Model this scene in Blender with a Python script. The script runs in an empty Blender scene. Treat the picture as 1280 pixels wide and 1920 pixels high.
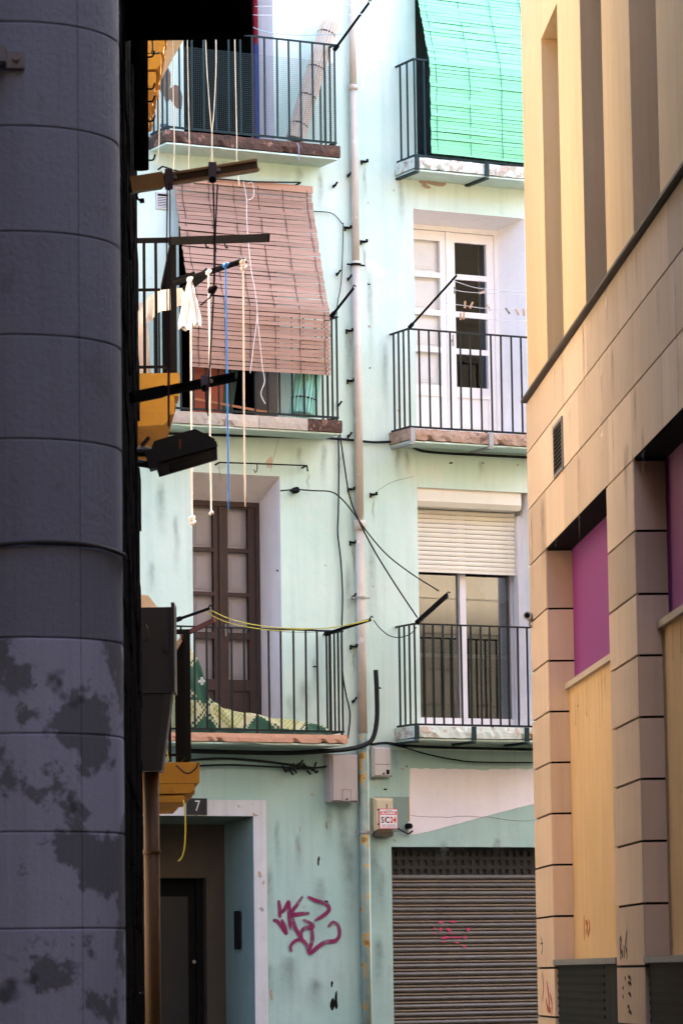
import bpy, math, random
from mathutils import Vector, Matrix
random.seed(7)
sc = bpy.context.scene
COL = sc.collection
R_ = math.radians

# ------------------------------------------------------------------ camera
FPX = 7200.0                       # 135 mm lens on a 24 x 36 mm frame, 1920 px tall
PITCH = math.atan(864 / 7200.0)
ROLL = R_(-0.8)
EYE = Vector((0, 0, 1.6))
cam = bpy.data.cameras.new('camera')
cam.sensor_fit = 'VERTICAL'
cam.sensor_height = 36.0
cam.lens = 135.0
cam.clip_start = 0.5
cam.clip_end = 2000
cam.dof.use_dof = True
cam.dof.focus_distance = 36.0
cam.dof.aperture_fstop = 10.0
camo = bpy.data.objects.new('camera', cam)
COL.objects.link(camo)
CM = Matrix.Rotation(math.pi / 2 + PITCH, 4, 'X') @ Matrix.Rotation(ROLL, 4, 'Z')
camo.matrix_world = Matrix.Translation(EYE) @ CM
sc.camera = camo

# ------------------------------------------------------------------ sky, sun, exposure
SUN_FROM = Vector((0.62, 0.785, 0)).normalized()
SUN_EL = R_(45)
w = bpy.data.worlds.new('World')
sc.world = w
w.use_nodes = True
nt = w.node_tree
bg = nt.nodes['Background']
sky = nt.nodes.new('ShaderNodeTexSky')
sky.sky_type = 'NISHITA'
sky.sun_disc = False
sky.sun_elevation = SUN_EL
sky.sun_rotation = math.atan2(SUN_FROM.x, SUN_FROM.y)
sky.air_density = 0.55
sky.dust_density = 3.8
sky.ozone_density = 0.6
nt.links.new(sky.outputs[0], bg.inputs[0])
bg.inputs[1].default_value = 0.15
sun = bpy.data.lights.new('sun', 'SUN')
sun.energy = 4.0
sun.angle = R_(0.5)
sun.color = (1.0, 0.93, 0.82)
suno = bpy.data.objects.new('sun', sun)
COL.objects.link(suno)
sdir = Vector((SUN_FROM.x * math.cos(SUN_EL), SUN_FROM.y * math.cos(SUN_EL), math.sin(SUN_EL)))
suno.rotation_euler = sdir.to_track_quat('Z', 'Y').to_euler()
suno.location = sdir * 60
vs = sc.view_settings
vs.view_transform = 'Standard'
vs.look = 'None'
vs.gamma = 1.0
vs.use_curve_mapping = False
vs.exposure = 3.76
sc.cycles.max_bounces = 8
sc.cycles.diffuse_bounces = 5
sc.cycles.glossy_bounces = 4
sc.cycles.transparent_max_bounces = 16
sc.cycles.caustics_reflective = False
sc.cycles.caustics_refractive = False

# ------------------------------------------------------------------ survey: photograph pixel -> point on a real plane
def ray(px, py):
    return CM.to_3x3() @ Vector(((px - 640) / FPX, -(py - 960) / FPX, -1))
def P(px, py, Y):
    d = ray(px, py)
    return EYE + d * (Y / d.y)
FA = R_(27.4)
FM = Matrix.Translation((0, 38, 0)) @ Matrix.Rotation(FA, 4, 'Z')          # facade frame: x along, y into the wall, z up
FN = Vector((math.sin(FA), -math.cos(FA), 0))
FU = Vector((math.cos(FA), math.sin(FA), 0))
def F(px, py, w=0.0):
    d = ray(px, py)
    t = ((Vector((0, 38, 0)) - EYE).dot(FN) + w) / d.dot(FN)
    X = EYE + d * t
    return Vector(((X - Vector((0, 38, 0))).dot(FU), -w, X.z))
RA = R_(3.2)
RC = P(985, 740, 30.0)
RC.z = 0
RX = Vector((math.sin(RA), -math.cos(RA), 0))
RY = Vector((math.cos(RA), math.sin(RA), 0))
RM = Matrix(((RX.x, RY.x, 0, RC.x), (RX.y, RY.y, 0, RC.y), (0, 0, 1, 0), (0, 0, 0, 1)))   # right wall: x towards the camera, y into the wall
def RW(px, py, w=0.0):
    d = ray(px, py)
    t = ((RC - EYE).dot(RY) + w) / d.dot(RY)
    X = EYE + d * t
    return Vector(((X - RC).dot(RX), w, X.z))
WM = Matrix.Identity(4)

# ------------------------------------------------------------------ materials
MATS = {}
def mat(name, col, col2=None, rough=0.8, scale=2.5, var=0.5, bump=0.15, bscale=70.0, streak=0.0, streak_col=None,
        spec=0.3, metal=0.0, objvar=0.0, spots=0.0, spot_col=(0.05, 0.045, 0.04), spot_scale=9.0, spot_cut=0.66,
        peel=0.0, peel_col=(0.5, 0.4, 0.3), peel_scale=3.0, peel_cut=0.62, soft=0.02, sheen=0.0, bdist=0.01):
    if name in MATS:
        return MATS[name]
    m = bpy.data.materials.new(name)
    m.use_nodes = True
    t = m.node_tree
    N, L = t.nodes, t.links
    b = N['Principled BSDF']
    b.inputs['Roughness'].default_value = rough
    b.inputs['Metallic'].default_value = metal
    b.inputs['Specular IOR Level'].default_value = spec
    geo = N.new('ShaderNodeNewGeometry')
    pos = geo.outputs['Position']
    oi = N.new('ShaderNodeObjectInfo')
    if objvar:
        add = N.new('ShaderNodeVectorMath'); add.operation = 'MULTIPLY_ADD'
        cmb = N.new('ShaderNodeCombineXYZ')
        for k in range(3):
            L.new(oi.outputs['Random'], cmb.inputs[k])
        L.new(cmb.outputs[0], add.inputs[0])
        add.inputs[1].default_value = (7, 5, 9)
        L.new(pos, add.inputs[2])
        pos = add.outputs[0]
    def noise(sc_, det=4.0, vec=None, rgh=0.6):
        n = N.new('ShaderNodeTexNoise')
        n.inputs['Scale'].default_value = sc_
        n.inputs['Detail'].default_value = det
        n.inputs['Roughness'].default_value = rgh
        L.new(vec or pos, n.inputs['Vector'])
        return n.outputs['Fac']
    def ramp(f, a, c):
        r = N.new('ShaderNodeMapRange')
        r.inputs['From Min'].default_value = a
        r.inputs['From Max'].default_value = c
        L.new(f, r.inputs['Value'])
        return r.outputs['Result']
    def mix(fac, a, c, mode='MIX', k=1.0):
        x = N.new('ShaderNodeMix'); x.data_type = 'RGBA'; x.blend_type = mode
        if k != 1.0:
            mm = N.new('ShaderNodeMath'); mm.operation = 'MULTIPLY'
            L.new(fac, mm.inputs[0]); mm.inputs[1].default_value = k
            fac = mm.outputs[0]
        L.new(fac, x.inputs[0])
        for i, v in ((6, a), (7, c)):
            if isinstance(v, tuple):
                x.inputs[i].default_value = (*v, 1)
            else:
                L.new(v, x.inputs[i])
        return x.outputs[2]
    c2 = col2 or tuple(v * 0.72 for v in col)
    out = mix(ramp(noise(scale), 0.35, 0.68), col, c2, k=var)
    if streak:
        mp = N.new('ShaderNodeMapping')
        mp.inputs['Scale'].default_value = (7, 7, 0.35)
        L.new(pos, mp.inputs['Vector'])
        out = mix(ramp(noise(1.6, 5.0, mp.outputs[0]), 0.48, 0.78), out, streak_col or tuple(v * 0.5 for v in col), k=streak)
    if peel:
        out = mix(ramp(noise(peel_scale, 6.0, None, 0.65), peel_cut, peel_cut + soft), out, peel_col, k=peel)
    if spots:
        out = mix(ramp(noise(spot_scale, 3.0), spot_cut, spot_cut + 0.05), out, spot_col, k=spots)
    if objvar:
        r = N.new('ShaderNodeMapRange')
        L.new(oi.outputs['Random'], r.inputs['Value'])
        r.inputs['To Min'].default_value = 1 - objvar
        r.inputs['To Max'].default_value = 1 + objvar * 0.6
        x = N.new('ShaderNodeMix'); x.data_type = 'RGBA'; x.blend_type = 'MULTIPLY'
        x.inputs[0].default_value = 1
        L.new(out, x.inputs[6]); L.new(r.outputs[0], x.inputs[7])
        out = x.outputs[2]
    L.new(out, b.inputs['Base Color'])
    if bump:
        bp = N.new('ShaderNodeBump')
        bp.inputs['Strength'].default_value = bump
        bp.inputs['Distance'].default_value = bdist
        L.new(noise(bscale, 5.0), bp.inputs['Height'])
        L.new(bp.outputs[0], b.inputs['Normal'])
    MATS[name] = m
    return m

def glass_mat(name, tint=(0.8, 0.85, 0.85), refl=1.0):
    m = bpy.data.materials.new(name)
    m.use_nodes = True
    t = m.node_tree
    N, L = t.nodes, t.links
    N.remove(N['Principled BSDF'])
    tr = N.new('ShaderNodeBsdfTransparent'); tr.inputs[0].default_value = (*tint, 1)
    gl = N.new('ShaderNodeBsdfGlossy'); gl.inputs['Roughness'].default_value = 0.02
    fr = N.new('ShaderNodeFresnel'); fr.inputs[0].default_value = 1.5
    mu = N.new('ShaderNodeMath'); mu.operation = 'MULTIPLY'; mu.inputs[1].default_value = 2.0 * refl
    L.new(fr.outputs[0], mu.inputs[0])
    mx = N.new('ShaderNodeMixShader')
    L.new(mu.outputs[0], mx.inputs[0]); L.new(tr.outputs[0], mx.inputs[1]); L.new(gl.outputs[0], mx.inputs[2])
    L.new(mx.outputs[0], N['Material Output'].inputs[0])
    return m

TEAL = mat('teal_plaster', (0.52, 0.69, 0.60), (0.67, 0.77, 0.70), rough=0.9, scale=0.9, var=0.8, bump=0.5, bscale=9, streak=0.34,
           streak_col=(0.34, 0.47, 0.44), spots=0.5, spot_col=(0.2, 0.24, 0.2), spot_scale=11, spot_cut=0.735, peel=0.7, peel_col=(0.66, 0.68, 0.64), peel_scale=1.7, peel_cut=0.60, soft=0.10)
TEAL_LOW = mat('shade_deepened_teal', (0.32, 0.49, 0.45), (0.39, 0.53, 0.49), rough=0.9, scale=1.3, var=0.8, bump=0.35, bscale=14, streak=0.35,
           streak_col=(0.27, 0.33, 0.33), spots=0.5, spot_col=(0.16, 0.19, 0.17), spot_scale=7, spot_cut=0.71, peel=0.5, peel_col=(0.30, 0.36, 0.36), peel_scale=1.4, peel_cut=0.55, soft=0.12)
REVEAL = mat('lavender_plaster', (0.74, 0.69, 0.67), (0.64, 0.59, 0.57), rough=0.9, scale=3, bump=0.3, bscale=20, streak=0.25, spots=0.4, spot_cut=0.72)
WHITEWASH = mat('white_plaster', (0.87, 0.85, 0.84), (0.77, 0.75, 0.74), rough=0.9, scale=3, bump=0.3, bscale=20, streak=0.15, spots=0.35, spot_cut=0.72, spot_col=(0.4, 0.34, 0.28))
PINKWASH = mat('pinkish_whitewash', (0.78, 0.73, 0.76), (0.70, 0.66, 0.7), rough=0.9, scale=4, bump=0.25, bscale=25, streak=0.1)
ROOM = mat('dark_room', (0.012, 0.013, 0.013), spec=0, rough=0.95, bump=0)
IRON = mat('dark_green_iron', (0.006, 0.010, 0.010), (0.016, 0.018, 0.016), rough=0.6, scale=14, bump=0.2, bscale=120, spec=0.2)
GREENIRON = mat('weathered_green_iron', (0.008, 0.024, 0.026), (0.016, 0.034, 0.034), spec=0.2, rough=0.6, scale=10, bump=0.2, bscale=120)
BLACK = mat('black_paint', (0.006, 0.006, 0.0065), (0.010, 0.010, 0.010), spec=0.05, rough=0.75, scale=9, bump=0.15, bscale=100)
CABLE = mat('black_cable', (0.007, 0.009, 0.009), spec=0.2, rough=0.6, bump=0)
RUST = mat('rusty_rotten_edge', (0.095, 0.05, 0.034), (0.045, 0.028, 0.022), rough=0.95, scale=9, var=0.9, bump=0.8, bscale=22, peel=0.9, peel_col=(0.24, 0.14, 0.10), peel_scale=7, peel_cut=0.58, bdist=0.03)
TERRA = mat('terracotta_edge', (0.52, 0.29, 0.19), (0.42, 0.24, 0.16), rough=0.9, scale=6, bump=0.5, bscale=24, peel=0.8, peel_col=(0.7, 0.55, 0.47), peel_scale=3.4, peel_cut=0.64, spots=0.4)
EDGE_PEEL = mat('peeling_edge', (0.60, 0.66, 0.60), (0.48, 0.56, 0.5), rough=0.9, scale=7, bump=0.6, bscale=22, peel=0.95, peel_col=(0.40, 0.32, 0.25), peel_scale=8, peel_cut=0.5, soft=0.08, spots=0.6)
EDGE_BRICK = mat('bare_brick_edge', (0.33, 0.2, 0.13), (0.5, 0.42, 0.36), rough=0.9, scale=8, bump=0.8, bscale=20, spots=0.5, peel=0.7, peel_col=(0.14, 0.08, 0.06), peel_scale=9, peel_cut=0.58, bdist=0.03)
EDGE_MIX = mat('patched_concrete_edge', (0.42, 0.35, 0.28), (0.32, 0.3, 0.27), rough=0.9, scale=5, bump=0.5, bscale=22, objvar=0.3, peel=0.8, peel_col=(0.6, 0.58, 0.52), peel_scale=5, peel_cut=0.6, spots=0.4)
PIPE = mat('pinkish_painted_pipe', (0.56, 0.49, 0.41), (0.43, 0.37, 0.30), rough=0.75, scale=6, bump=0.2, bscale=60, streak=0.3, streak_col=(0.3, 0.24, 0.2), peel=0.7, peel_col=(0.68, 0.66, 0.62), peel_scale=5, peel_cut=0.62)
PIPE_LOW = mat('stained_green_pipe', (0.17, 0.22, 0.17), (0.3, 0.38, 0.36), rough=0.8, scale=5, bump=0.3, bscale=50, peel=0.95, peel_col=(0.42, 0.24, 0.05), peel_scale=5, peel_cut=0.55, spots=0.6, spot_col=(0.02, 0.02, 0.015), spot_scale=5, spot_cut=0.6)
BROWNWOOD = mat('dark_brown_wood', (0.055, 0.032, 0.028), (0.035, 0.02, 0.018), rough=0.55, scale=7, bump=0.2, bscale=40)
INNER = mat('inner_shutter_paint', (0.38, 0.34, 0.36), (0.33, 0.29, 0.31), rough=0.7, scale=4, bump=0.1)
WHITEWOOD = mat('old_white_paint', (0.84, 0.81, 0.79), (0.74, 0.71, 0.68), rough=0.6, scale=5, bump=0.25, bscale=40, peel=0.7, peel_col=(0.36, 0.22, 0.14), peel_scale=6, peel_cut=0.73)
CREAM = mat('cream_aluminium', (0.74, 0.71, 0.61), (0.67, 0.64, 0.55), rough=0.5, scale=3, bump=0.05, streak=0.15)
ALU = mat('white_aluminium', (0.72, 0.70, 0.72), (0.62, 0.6, 0.62), rough=0.45, scale=4, bump=0.05)
GLASS = glass_mat('window_glass', (0.97, 0.98, 0.98), 0.10)
GLASS_R = glass_mat('mirrorlike_glass', (0.66, 0.70, 0.72), 2.3)
BROWNSLAT = mat('brown_wood_slat', (0.34, 0.205, 0.15), (0.29, 0.17, 0.125), rough=0.7, scale=4, bump=0.15, bscale=50, objvar=0.12)
GREENSLAT = mat('mint_green_slat', (0.21, 0.63, 0.33), (0.175, 0.55, 0.285), rough=0.55, scale=3, bump=0.05, objvar=0.06)
DARKCORD = mat('dark_cord', (0.06, 0.03, 0.025), rough=0.9, bump=0)
WHITEROPE = mat('white_rope', (0.88, 0.86, 0.83), rough=0.9, bump=0.3, bscale=200)
BEIGEROPE = mat('beige_rope', (0.76, 0.68, 0.60), rough=0.9, bump=0.3, bscale=200)
BLUEROPE = mat('blue_rope', (0.05, 0.2, 0.6), rough=0.8, bump=0.3, bscale=200)
PURPLECORD = mat('purple_cord', (0.07, 0.035, 0.06), rough=0.9, bump=0)
YELLOWCORD = mat('yellow_cord', (0.55, 0.5, 0.08), rough=0.7, bump=0)
SHUTTER = mat('worn_grey_shutter', (0.125, 0.115, 0.105), (0.085, 0.08, 0.075), rough=0.55, scale=3, bump=0.25, bscale=40, streak=0.3, streak_col=(0.16, 0.12, 0.08), peel=0.9, peel_col=(0.025, 0.027, 0.03), peel_scale=6, peel_cut=0.68, objvar=0.1, metal=0.2)
SHUTTER_FL = mat('tan_shutter_lip', (0.22, 0.165, 0.11), (0.15, 0.11, 0.08), rough=0.6, scale=6, bump=0.2, streak=0.4)
BOXGREY = mat('grey_plastic_box', (0.38, 0.33, 0.31), (0.31, 0.27, 0.25), rough=0.6, scale=3, bump=0.08, streak=0.2)
BOXWHITE = mat('white_plastic_box', (0.55, 0.52, 0.50), (0.46, 0.44, 0.42), rough=0.6, scale=4, bump=0.08, streak=0.2)
BOXCREAM = mat('cream_alarm_plastic', (0.58, 0.50, 0.34), (0.5, 0.42, 0.28), rough=0.6, scale=5, bump=0.08)
SIGNWHITE = mat('sign_white', (0.78, 0.76, 0.78), rough=0.5, bump=0)
SIGNRED = mat('sign_red', (0.62, 0.03, 0.025), rough=0.5, bump=0)
SIGNBLACK = mat('sign_black', (0.015, 0.015, 0.02), rough=0.5, bump=0)
TILEBLACK = mat('black_tile', (0.018, 0.02, 0.024), rough=0.35, bump=0.05)
NUMWHITE = mat('number_white', (0.6, 0.6, 0.6), rough=0.6, bump=0)
PINKSPRAY = mat('pink_spray', (0.55, 0.06, 0.16), rough=0.8, bump=0)
STONE = mat('beige_stone', (0.78, 0.60, 0.43), (0.68, 0.51, 0.35), rough=0.8, scale=1.6, bump=0.12, bscale=60, streak=0.35, streak_col=(0.52, 0.38, 0.27), spots=0.25, spot_scale=5, spot_cut=0.68, spot_col=(0.5, 0.36, 0.24), objvar=0.2)
STUCCO = mat('ochre_stucco', (0.80, 0.58, 0.33), (0.72, 0.50, 0.265), rough=0.9, scale=1.2, bump=0.25, bscale=90, streak=0.34, streak_col=(0.50, 0.33, 0.17), spots=0.35, spot_cut=0.72, spot_scale=20)
PARAPET = mat('cream_stucco', (0.77, 0.53, 0.27), (0.68, 0.45, 0.22), rough=0.9, scale=2, bump=0.25, bscale=90, streak=0.3, streak_col=(0.40, 0.28, 0.15), spots=0.35, spot_cut=0.7, spot_scale=16, spot_col=(0.12, 0.08, 0.05))
PURPLE = mat('purple_panel', (0.25, 0.036, 0.21), (0.22, 0.032, 0.19), spec=0.15, rough=0.6, scale=1, bump=0.02)
SOOT = mat('black_recess', (0.008, 0.007, 0.006), spec=0.1, rough=0.9, bump=0.1)
LEDGE = mat('dark_metal_flashing', (0.05, 0.04, 0.035), (0.09, 0.07, 0.055), rough=0.6, scale=5, bump=0.2)
COPING = mat('beige_coping', (0.56, 0.46, 0.35), (0.46, 0.38, 0.28), rough=0.7, scale=4, bump=0.1)
COPING_D = mat('grey_metal_coping', (0.24, 0.23, 0.22), (0.16, 0.16, 0.155), rough=0.5, scale=4, bump=0.1)
BASEPANEL = mat('dark_perforated_panel', (0.018, 0.024, 0.023), (0.03, 0.032, 0.027), spec=0.08, rough=0.7, scale=6, bump=0.1, streak=0.4, streak_col=(0.09, 0.085, 0.06))
GREYSTONE = mat('grey_column_stone', (0.172, 0.195, 0.265), (0.143, 0.16, 0.215), rough=0.85, scale=2.2, bump=0.5, bscale=45, streak=0.25, streak_col=(0.11, 0.105, 0.125), spots=0.35, spot_scale=4, spot_cut=0.62, spot_col=(0.11, 0.105, 0.125), objvar=0.06)
PEELSTONE = mat('peeling_painted_stone', (0.33, 0.365, 0.51), (0.275, 0.30, 0.41), rough=0.85, scale=3, bump=0.3, bscale=60, streak=0.2, peel=1.0, peel_col=(0.135, 0.148, 0.185), peel_scale=2.1, peel_cut=0.495, soft=0.03, spots=0.8, spot_col=(0.05, 0.055, 0.055), spot_scale=3.5, spot_cut=0.64)
DARKSTONE = mat('near_black_stone', (0.010, 0.010, 0.011), (0.032, 0.031, 0.033), spec=0.0, rough=1.0, scale=14, bump=0.6, bscale=30, bdist=0.03)
DARKWOOD = mat('near_black_wood', (0.008, 0.0065, 0.006), spec=0.0, rough=0.9, bump=0.2)  # near-black all over
OCHRE = mat('ochre_plaster', (0.36, 0.18, 0.02), (0.29, 0.14, 0.02), rough=0.85, scale=5, bump=0.3, bscale=30, streak=0.25, streak_col=(0.4, 0.2, 0.05), peel=0.7, peel_col=(0.45, 0.22, 0.06), peel_scale=6, peel_cut=0.66, spots=0.3)
CREAMWALL = mat('cream_plaster', (0.72, 0.60, 0.45), (0.64, 0.52, 0.38), rough=0.9, scale=3, bump=0.2)
BROWNPIPE = mat('brown_ochre_pipe', (0.075, 0.036, 0.010), (0.055, 0.028, 0.009), rough=0.6, scale=4, bump=0.15, streak=0.3)
METERBOX = mat('taupe_meter_box', (0.055, 0.048, 0.040), (0.045, 0.04, 0.034), rough=0.6, scale=3, bump=0.08)
BRONZE = mat('bronze_profile', (0.42, 0.25, 0.11), (0.28, 0.16, 0.07), rough=0.4, scale=6, bump=0.15, metal=0.3, streak=0.2)
CLOTH = mat('white_cloth', (0.88, 0.84, 0.84), rough=0.9, bump=0.2, bscale=30)
CARD = mat('brown_cardboard', (0.30, 0.075, 0.035), (0.24, 0.06, 0.03), rough=0.85, bump=0.1)
ORANGEWOOD = mat('orange_wood_strip', (0.42, 0.17, 0.07), rough=0.8, bump=0.1)
CABINET = mat('brown_cabinet', (0.16, 0.075, 0.035), (0.12, 0.055, 0.028), rough=0.6, scale=5, bump=0.1)
REFLECTCLOTH = mat('reflection_cloth', (0.38, 0.58, 0.9), rough=0.9, bump=0.1)
RED = mat('red_paint', (0.25, 0.012, 0.025), rough=0.6, bump=0)
BLUE = mat('blue_paint', (0.012, 0.06, 0.22), rough=0.6, bump=0)
OFFWHITE = mat('offwhite_reed', (0.66, 0.58, 0.48), (0.56, 0.48, 0.39), rough=0.7, scale=6, bump=0.1)
MINTREED = mat('mint_reed', (0.36, 0.66, 0.54), (0.3, 0.56, 0.46), rough=0.6, scale=6, bump=0.1)
PEG = mat('wooden_peg', (0.52, 0.30, 0.18), rough=0.8, bump=0.1)
PEGD = mat('dark_peg', (0.16, 0.16, 0.16), rough=0.8, bump=0.1)
METAL = mat('dull_metal', (0.32, 0.31, 0.30), rough=0.45, bump=0.1, metal=0.6)
PLASTERBROWN = mat('bare_brown_plaster', (0.40, 0.31, 0.24), (0.31, 0.23, 0.17), rough=0.95, scale=10, bump=0.6, bscale=30)
MOULD = mat('green_mould', (0.30, 0.46, 0.40), (0.34, 0.52, 0.46), rough=0.95, scale=4, bump=0.3, bscale=20)
GROUND = mat('paving_stone', (0.062, 0.058, 0.053), (0.05, 0.046, 0.042), rough=0.9, scale=1.5, bump=0.4, bscale=20)

PASSWALL = mat('far_brown_plaster', (.26, .22, .18), (.2, .17, .14), rough=.9, scale=2, bump=.2)
# ------------------------------------------------------------------ builders
class MB:
    def __init__(s):
        s.v = []; s.f = []; s.uv = None
    def box(s, x0, x1, y0, y1, z0, z1):
        b = len(s.v)
        s.v += [Vector(p) for p in ((x0, y0, z0), (x1, y0, z0), (x1, y1, z0), (x0, y1, z0), (x0, y0, z1), (x1, y0, z1), (x1, y1, z1), (x0, y1, z1))]
        s.f += [[b + i for i in q] for q in ((0, 3, 2, 1), (4, 5, 6, 7), (0, 1, 5, 4), (1, 2, 6, 5), (2, 3, 7, 6), (3, 0, 4, 7))]
        return s
    def quad(s, *p):
        b = len(s.v)
        s.v += [Vector(q) for q in p]
        s.f.append(list(range(b, b + len(p))))
        return s
    def bar(s, p, q, wx, wy, up=(0, 0, 1)):
        p, q = Vector(p), Vector(q)
        d = (q - p).normalized()
        a = d.cross(Vector(up))
        if a.length < 1e-4:
            a = d.cross(Vector((1, 0, 0)))
        a.normalize()
        c = a.cross(d)
        b = len(s.v)
        for e in (p, q):
            for i, j in ((-1, -1), (1, -1), (1, 1), (-1, 1)):
                s.v.append(e + a * i * wx / 2 + c * j * wy / 2)
        s.f += [[b + i for i in t] for t in ((3, 2, 1, 0), (4, 5, 6, 7), (0, 1, 5, 4), (1, 2, 6, 5), (2, 3, 7, 6), (3, 0, 4, 7))]
        return s
    def tube(s, pts, r, n=8, cap=True):
        pts = [Vector(p) for p in pts]
        b = len(s.v)
        prev = None
        for i, p in enumerate(pts):
            d = (pts[min(i + 1, len(pts) - 1)] - pts[max(i - 1, 0)]).normalized()
            if prev is None:
                a = d.cross(Vector((0.3, 0.8, 0.52)))
            else:
                a = prev - d * prev.dot(d)
            a.normalize(); prev = a
            c = d.cross(a)
            rr = r[i] if isinstance(r, (list, tuple)) else r
            for k in range(n):
                th = 2 * math.pi * k / n
                s.v.append(p + (a * math.cos(th) + c * math.sin(th)) * rr)
        for i in range(len(pts) - 1):
            for k in range(n):
                k2 = (k + 1) % n
                s.f.append([b + i * n + k, b + i * n + k2, b + (i + 1) * n + k2, b + (i + 1) * n + k])
        if cap:
            s.f.append([b + k for k in range(n)][::-1])
            e = b + (len(pts) - 1) * n
            s.f.append([e + k for k in range(n)])
        return s
    def prism(s, poly, y0, y1):           # poly: (x,z) pairs, extruded along y
        b = len(s.v); n = len(poly)
        for y in (y0, y1):
            s.v += [Vector((p[0], y, p[1])) for p in poly]
        s.f.append([b + i for i in range(n)])
        s.f.append([b + n + i for i in range(n)][::-1])
        for i in range(n):
            j = (i + 1) % n
            s.f.append([b + j, b + i, b + n + i, b + n + j])
        return s
    def prism_z(s, poly, z0, z1):         # poly: (x,y) pairs
        b = len(s.v); n = len(poly)
        for z in (z0, z1):
            s.v += [Vector((p[0], p[1], z)) for p in poly]
        s.f.append([b + i for i in range(n)][::-1])
        s.f.append([b + n + i for i in range(n)])
        for i in range(n):
            j = (i + 1) % n
            s.f.append([b + i, b + j, b + n + j, b + n + i])
        return s
    def prism_x(s, poly, x0, x1):         # poly: (y,z) pairs
        b = len(s.v); n = len(poly)
        for x in (x0, x1):
            s.v += [Vector((x, p[0], p[1])) for p in poly]
        s.f.append([b + i for i in range(n)])
        s.f.append([b + n + i for i in range(n)][::-1])
        for i in range(n):
            j = (i + 1) % n
            s.f.append([b + j, b + i, b + n + i, b + n + j])
        return s
    def disc(s, c, r, axis, n=12, h=0.01):
        c = Vector(c); ax = Vector(axis).normalized()
        return s.tube([c - ax * h / 2, c + ax * h / 2], r, n)
    def rough_box(s, x0, x1, y0, y1, z0, z1, step=0.06, jit=0.012, rnd=None):
        # front and side faces broken up by chips: a strip of jittered sections along x
        rnd = rnd or random
        n = max(2, int((x1 - x0) / step))
        b = len(s.v)
        zm = (z0 + z1) / 2
        for i in range(n + 1):
            x = x0 + (x1 - x0) * i / n
            j = lambda k=1.0: rnd.uniform(-jit, jit) * k
            big = rnd.random() < 0.12
            ch = rnd.uniform(0.01, 0.035) if big else 0
            sec = [(y0 + ch + abs(j()), z0 + abs(j(0.8)) + ch * 0.5), (y0 + j(0.5), zm + j()), (y0 + abs(j()), z1 - abs(j(0.6))), (y1, z1), (y1, z0)]
            s.v += [Vector((x, a, c)) for a, c in sec]
        for i in range(n):
            for k in range(5):
                k2 = (k + 1) % 5
                s.f.append([b + i * 5 + k, b + i * 5 + k2, b + (i + 1) * 5 + k2, b + (i + 1) * 5 + k][::-1])
        s.f.append([b + k for k in range(5)])
        s.f.append([b + n * 5 + k for k in range(5)][::-1])
        return s

ORG = {}
FRM = {}
def tag(o, label=None, cat=None, group=None, kind=None):
    if label: o['label'] = label
    if cat: o['category'] = cat
    if group: o['group'] = group
    if kind: o['kind'] = kind
    return o
def mesh_of(name, mb, m, off, smooth):
    me = bpy.data.meshes.new(name)
    me.from_pydata([tuple(v - off) for v in mb.v], [], mb.f)
    if m:
        me.materials.append(m)
    if getattr(mb, 'fade', None):
        at = me.attributes.new('fade', 'FLOAT', 'POINT')
        at.data.foreach_set('value', mb.fade)
    if smooth:
        me.polygons.foreach_set('use_smooth', [True] * len(me.polygons))
        me.update()
    return me
def thing(name, label, cat, frame, loc, group=None, kind=None):
    o = bpy.data.objects.new(name, None)
    COL.objects.link(o)
    loc = Vector(loc)
    o.matrix_world = frame @ Matrix.Translation(loc)
    o.empty_display_size = 0.2
    ORG[o.name] = loc; FRM[o.name] = frame
    tag(o, label, cat, group, kind)
    return o
def base_of(mb):
    xs = [v.x for v in mb.v]; ys = [v.y for v in mb.v]; zs = [v.z for v in mb.v]
    return Vector(((min(xs) + max(xs)) / 2, (min(ys) + max(ys)) / 2, min(zs)))
def put(name, mb, m, parent=None, frame=None, smooth=False, label=None, cat=None, group=None, kind=None):
    off = base_of(mb)
    o = bpy.data.objects.new(name, mesh_of(name, mb, m, off, smooth))
    COL.objects.link(o)
    if parent is not None:
        frame = FRM[parent.name]
        o.parent = parent
        o.location = off - ORG[parent.name]
    else:
        o.matrix_world = frame @ Matrix.Translation(off)
    ORG[o.name] = off; FRM[o.name] = frame
    tag(o, label, cat, group, kind)
    return o
def inst(name, mesh, parent, loc, rot=None):
    o = bpy.data.objects.new(name, mesh)
    COL.objects.link(o)
    o.parent = parent
    o.location = Vector(loc) - ORG[parent.name]
    if rot: o.rotation_euler = rot
    ORG[o.name] = Vector(loc); FRM[o.name] = FRM[parent.name]
    return o
def shared(name, mb, m, smooth=False):
    return mesh_of(name, mb, m, Vector((0, 0, 0)), smooth)
def smooth_path(pts, n=6):
    pts = [Vector(p) for p in pts]
    if len(pts) < 3:
        return pts
    q = [pts[0] * 2 - pts[1]] + pts + [pts[-1] * 2 - pts[-2]]
    out = []
    for i in range(1, len(q) - 2):
        a, b, c, d = q[i - 1], q[i], q[i + 1], q[i + 2]
        for k in range(n):
            t = k / n
            out.append(0.5 * ((2 * b) + (c - a) * t + (2 * a - 5 * b + 4 * c - d) * t * t + (3 * b - a - 3 * c + d) * t ** 3))
    out.append(pts[-1])
    return out
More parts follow.
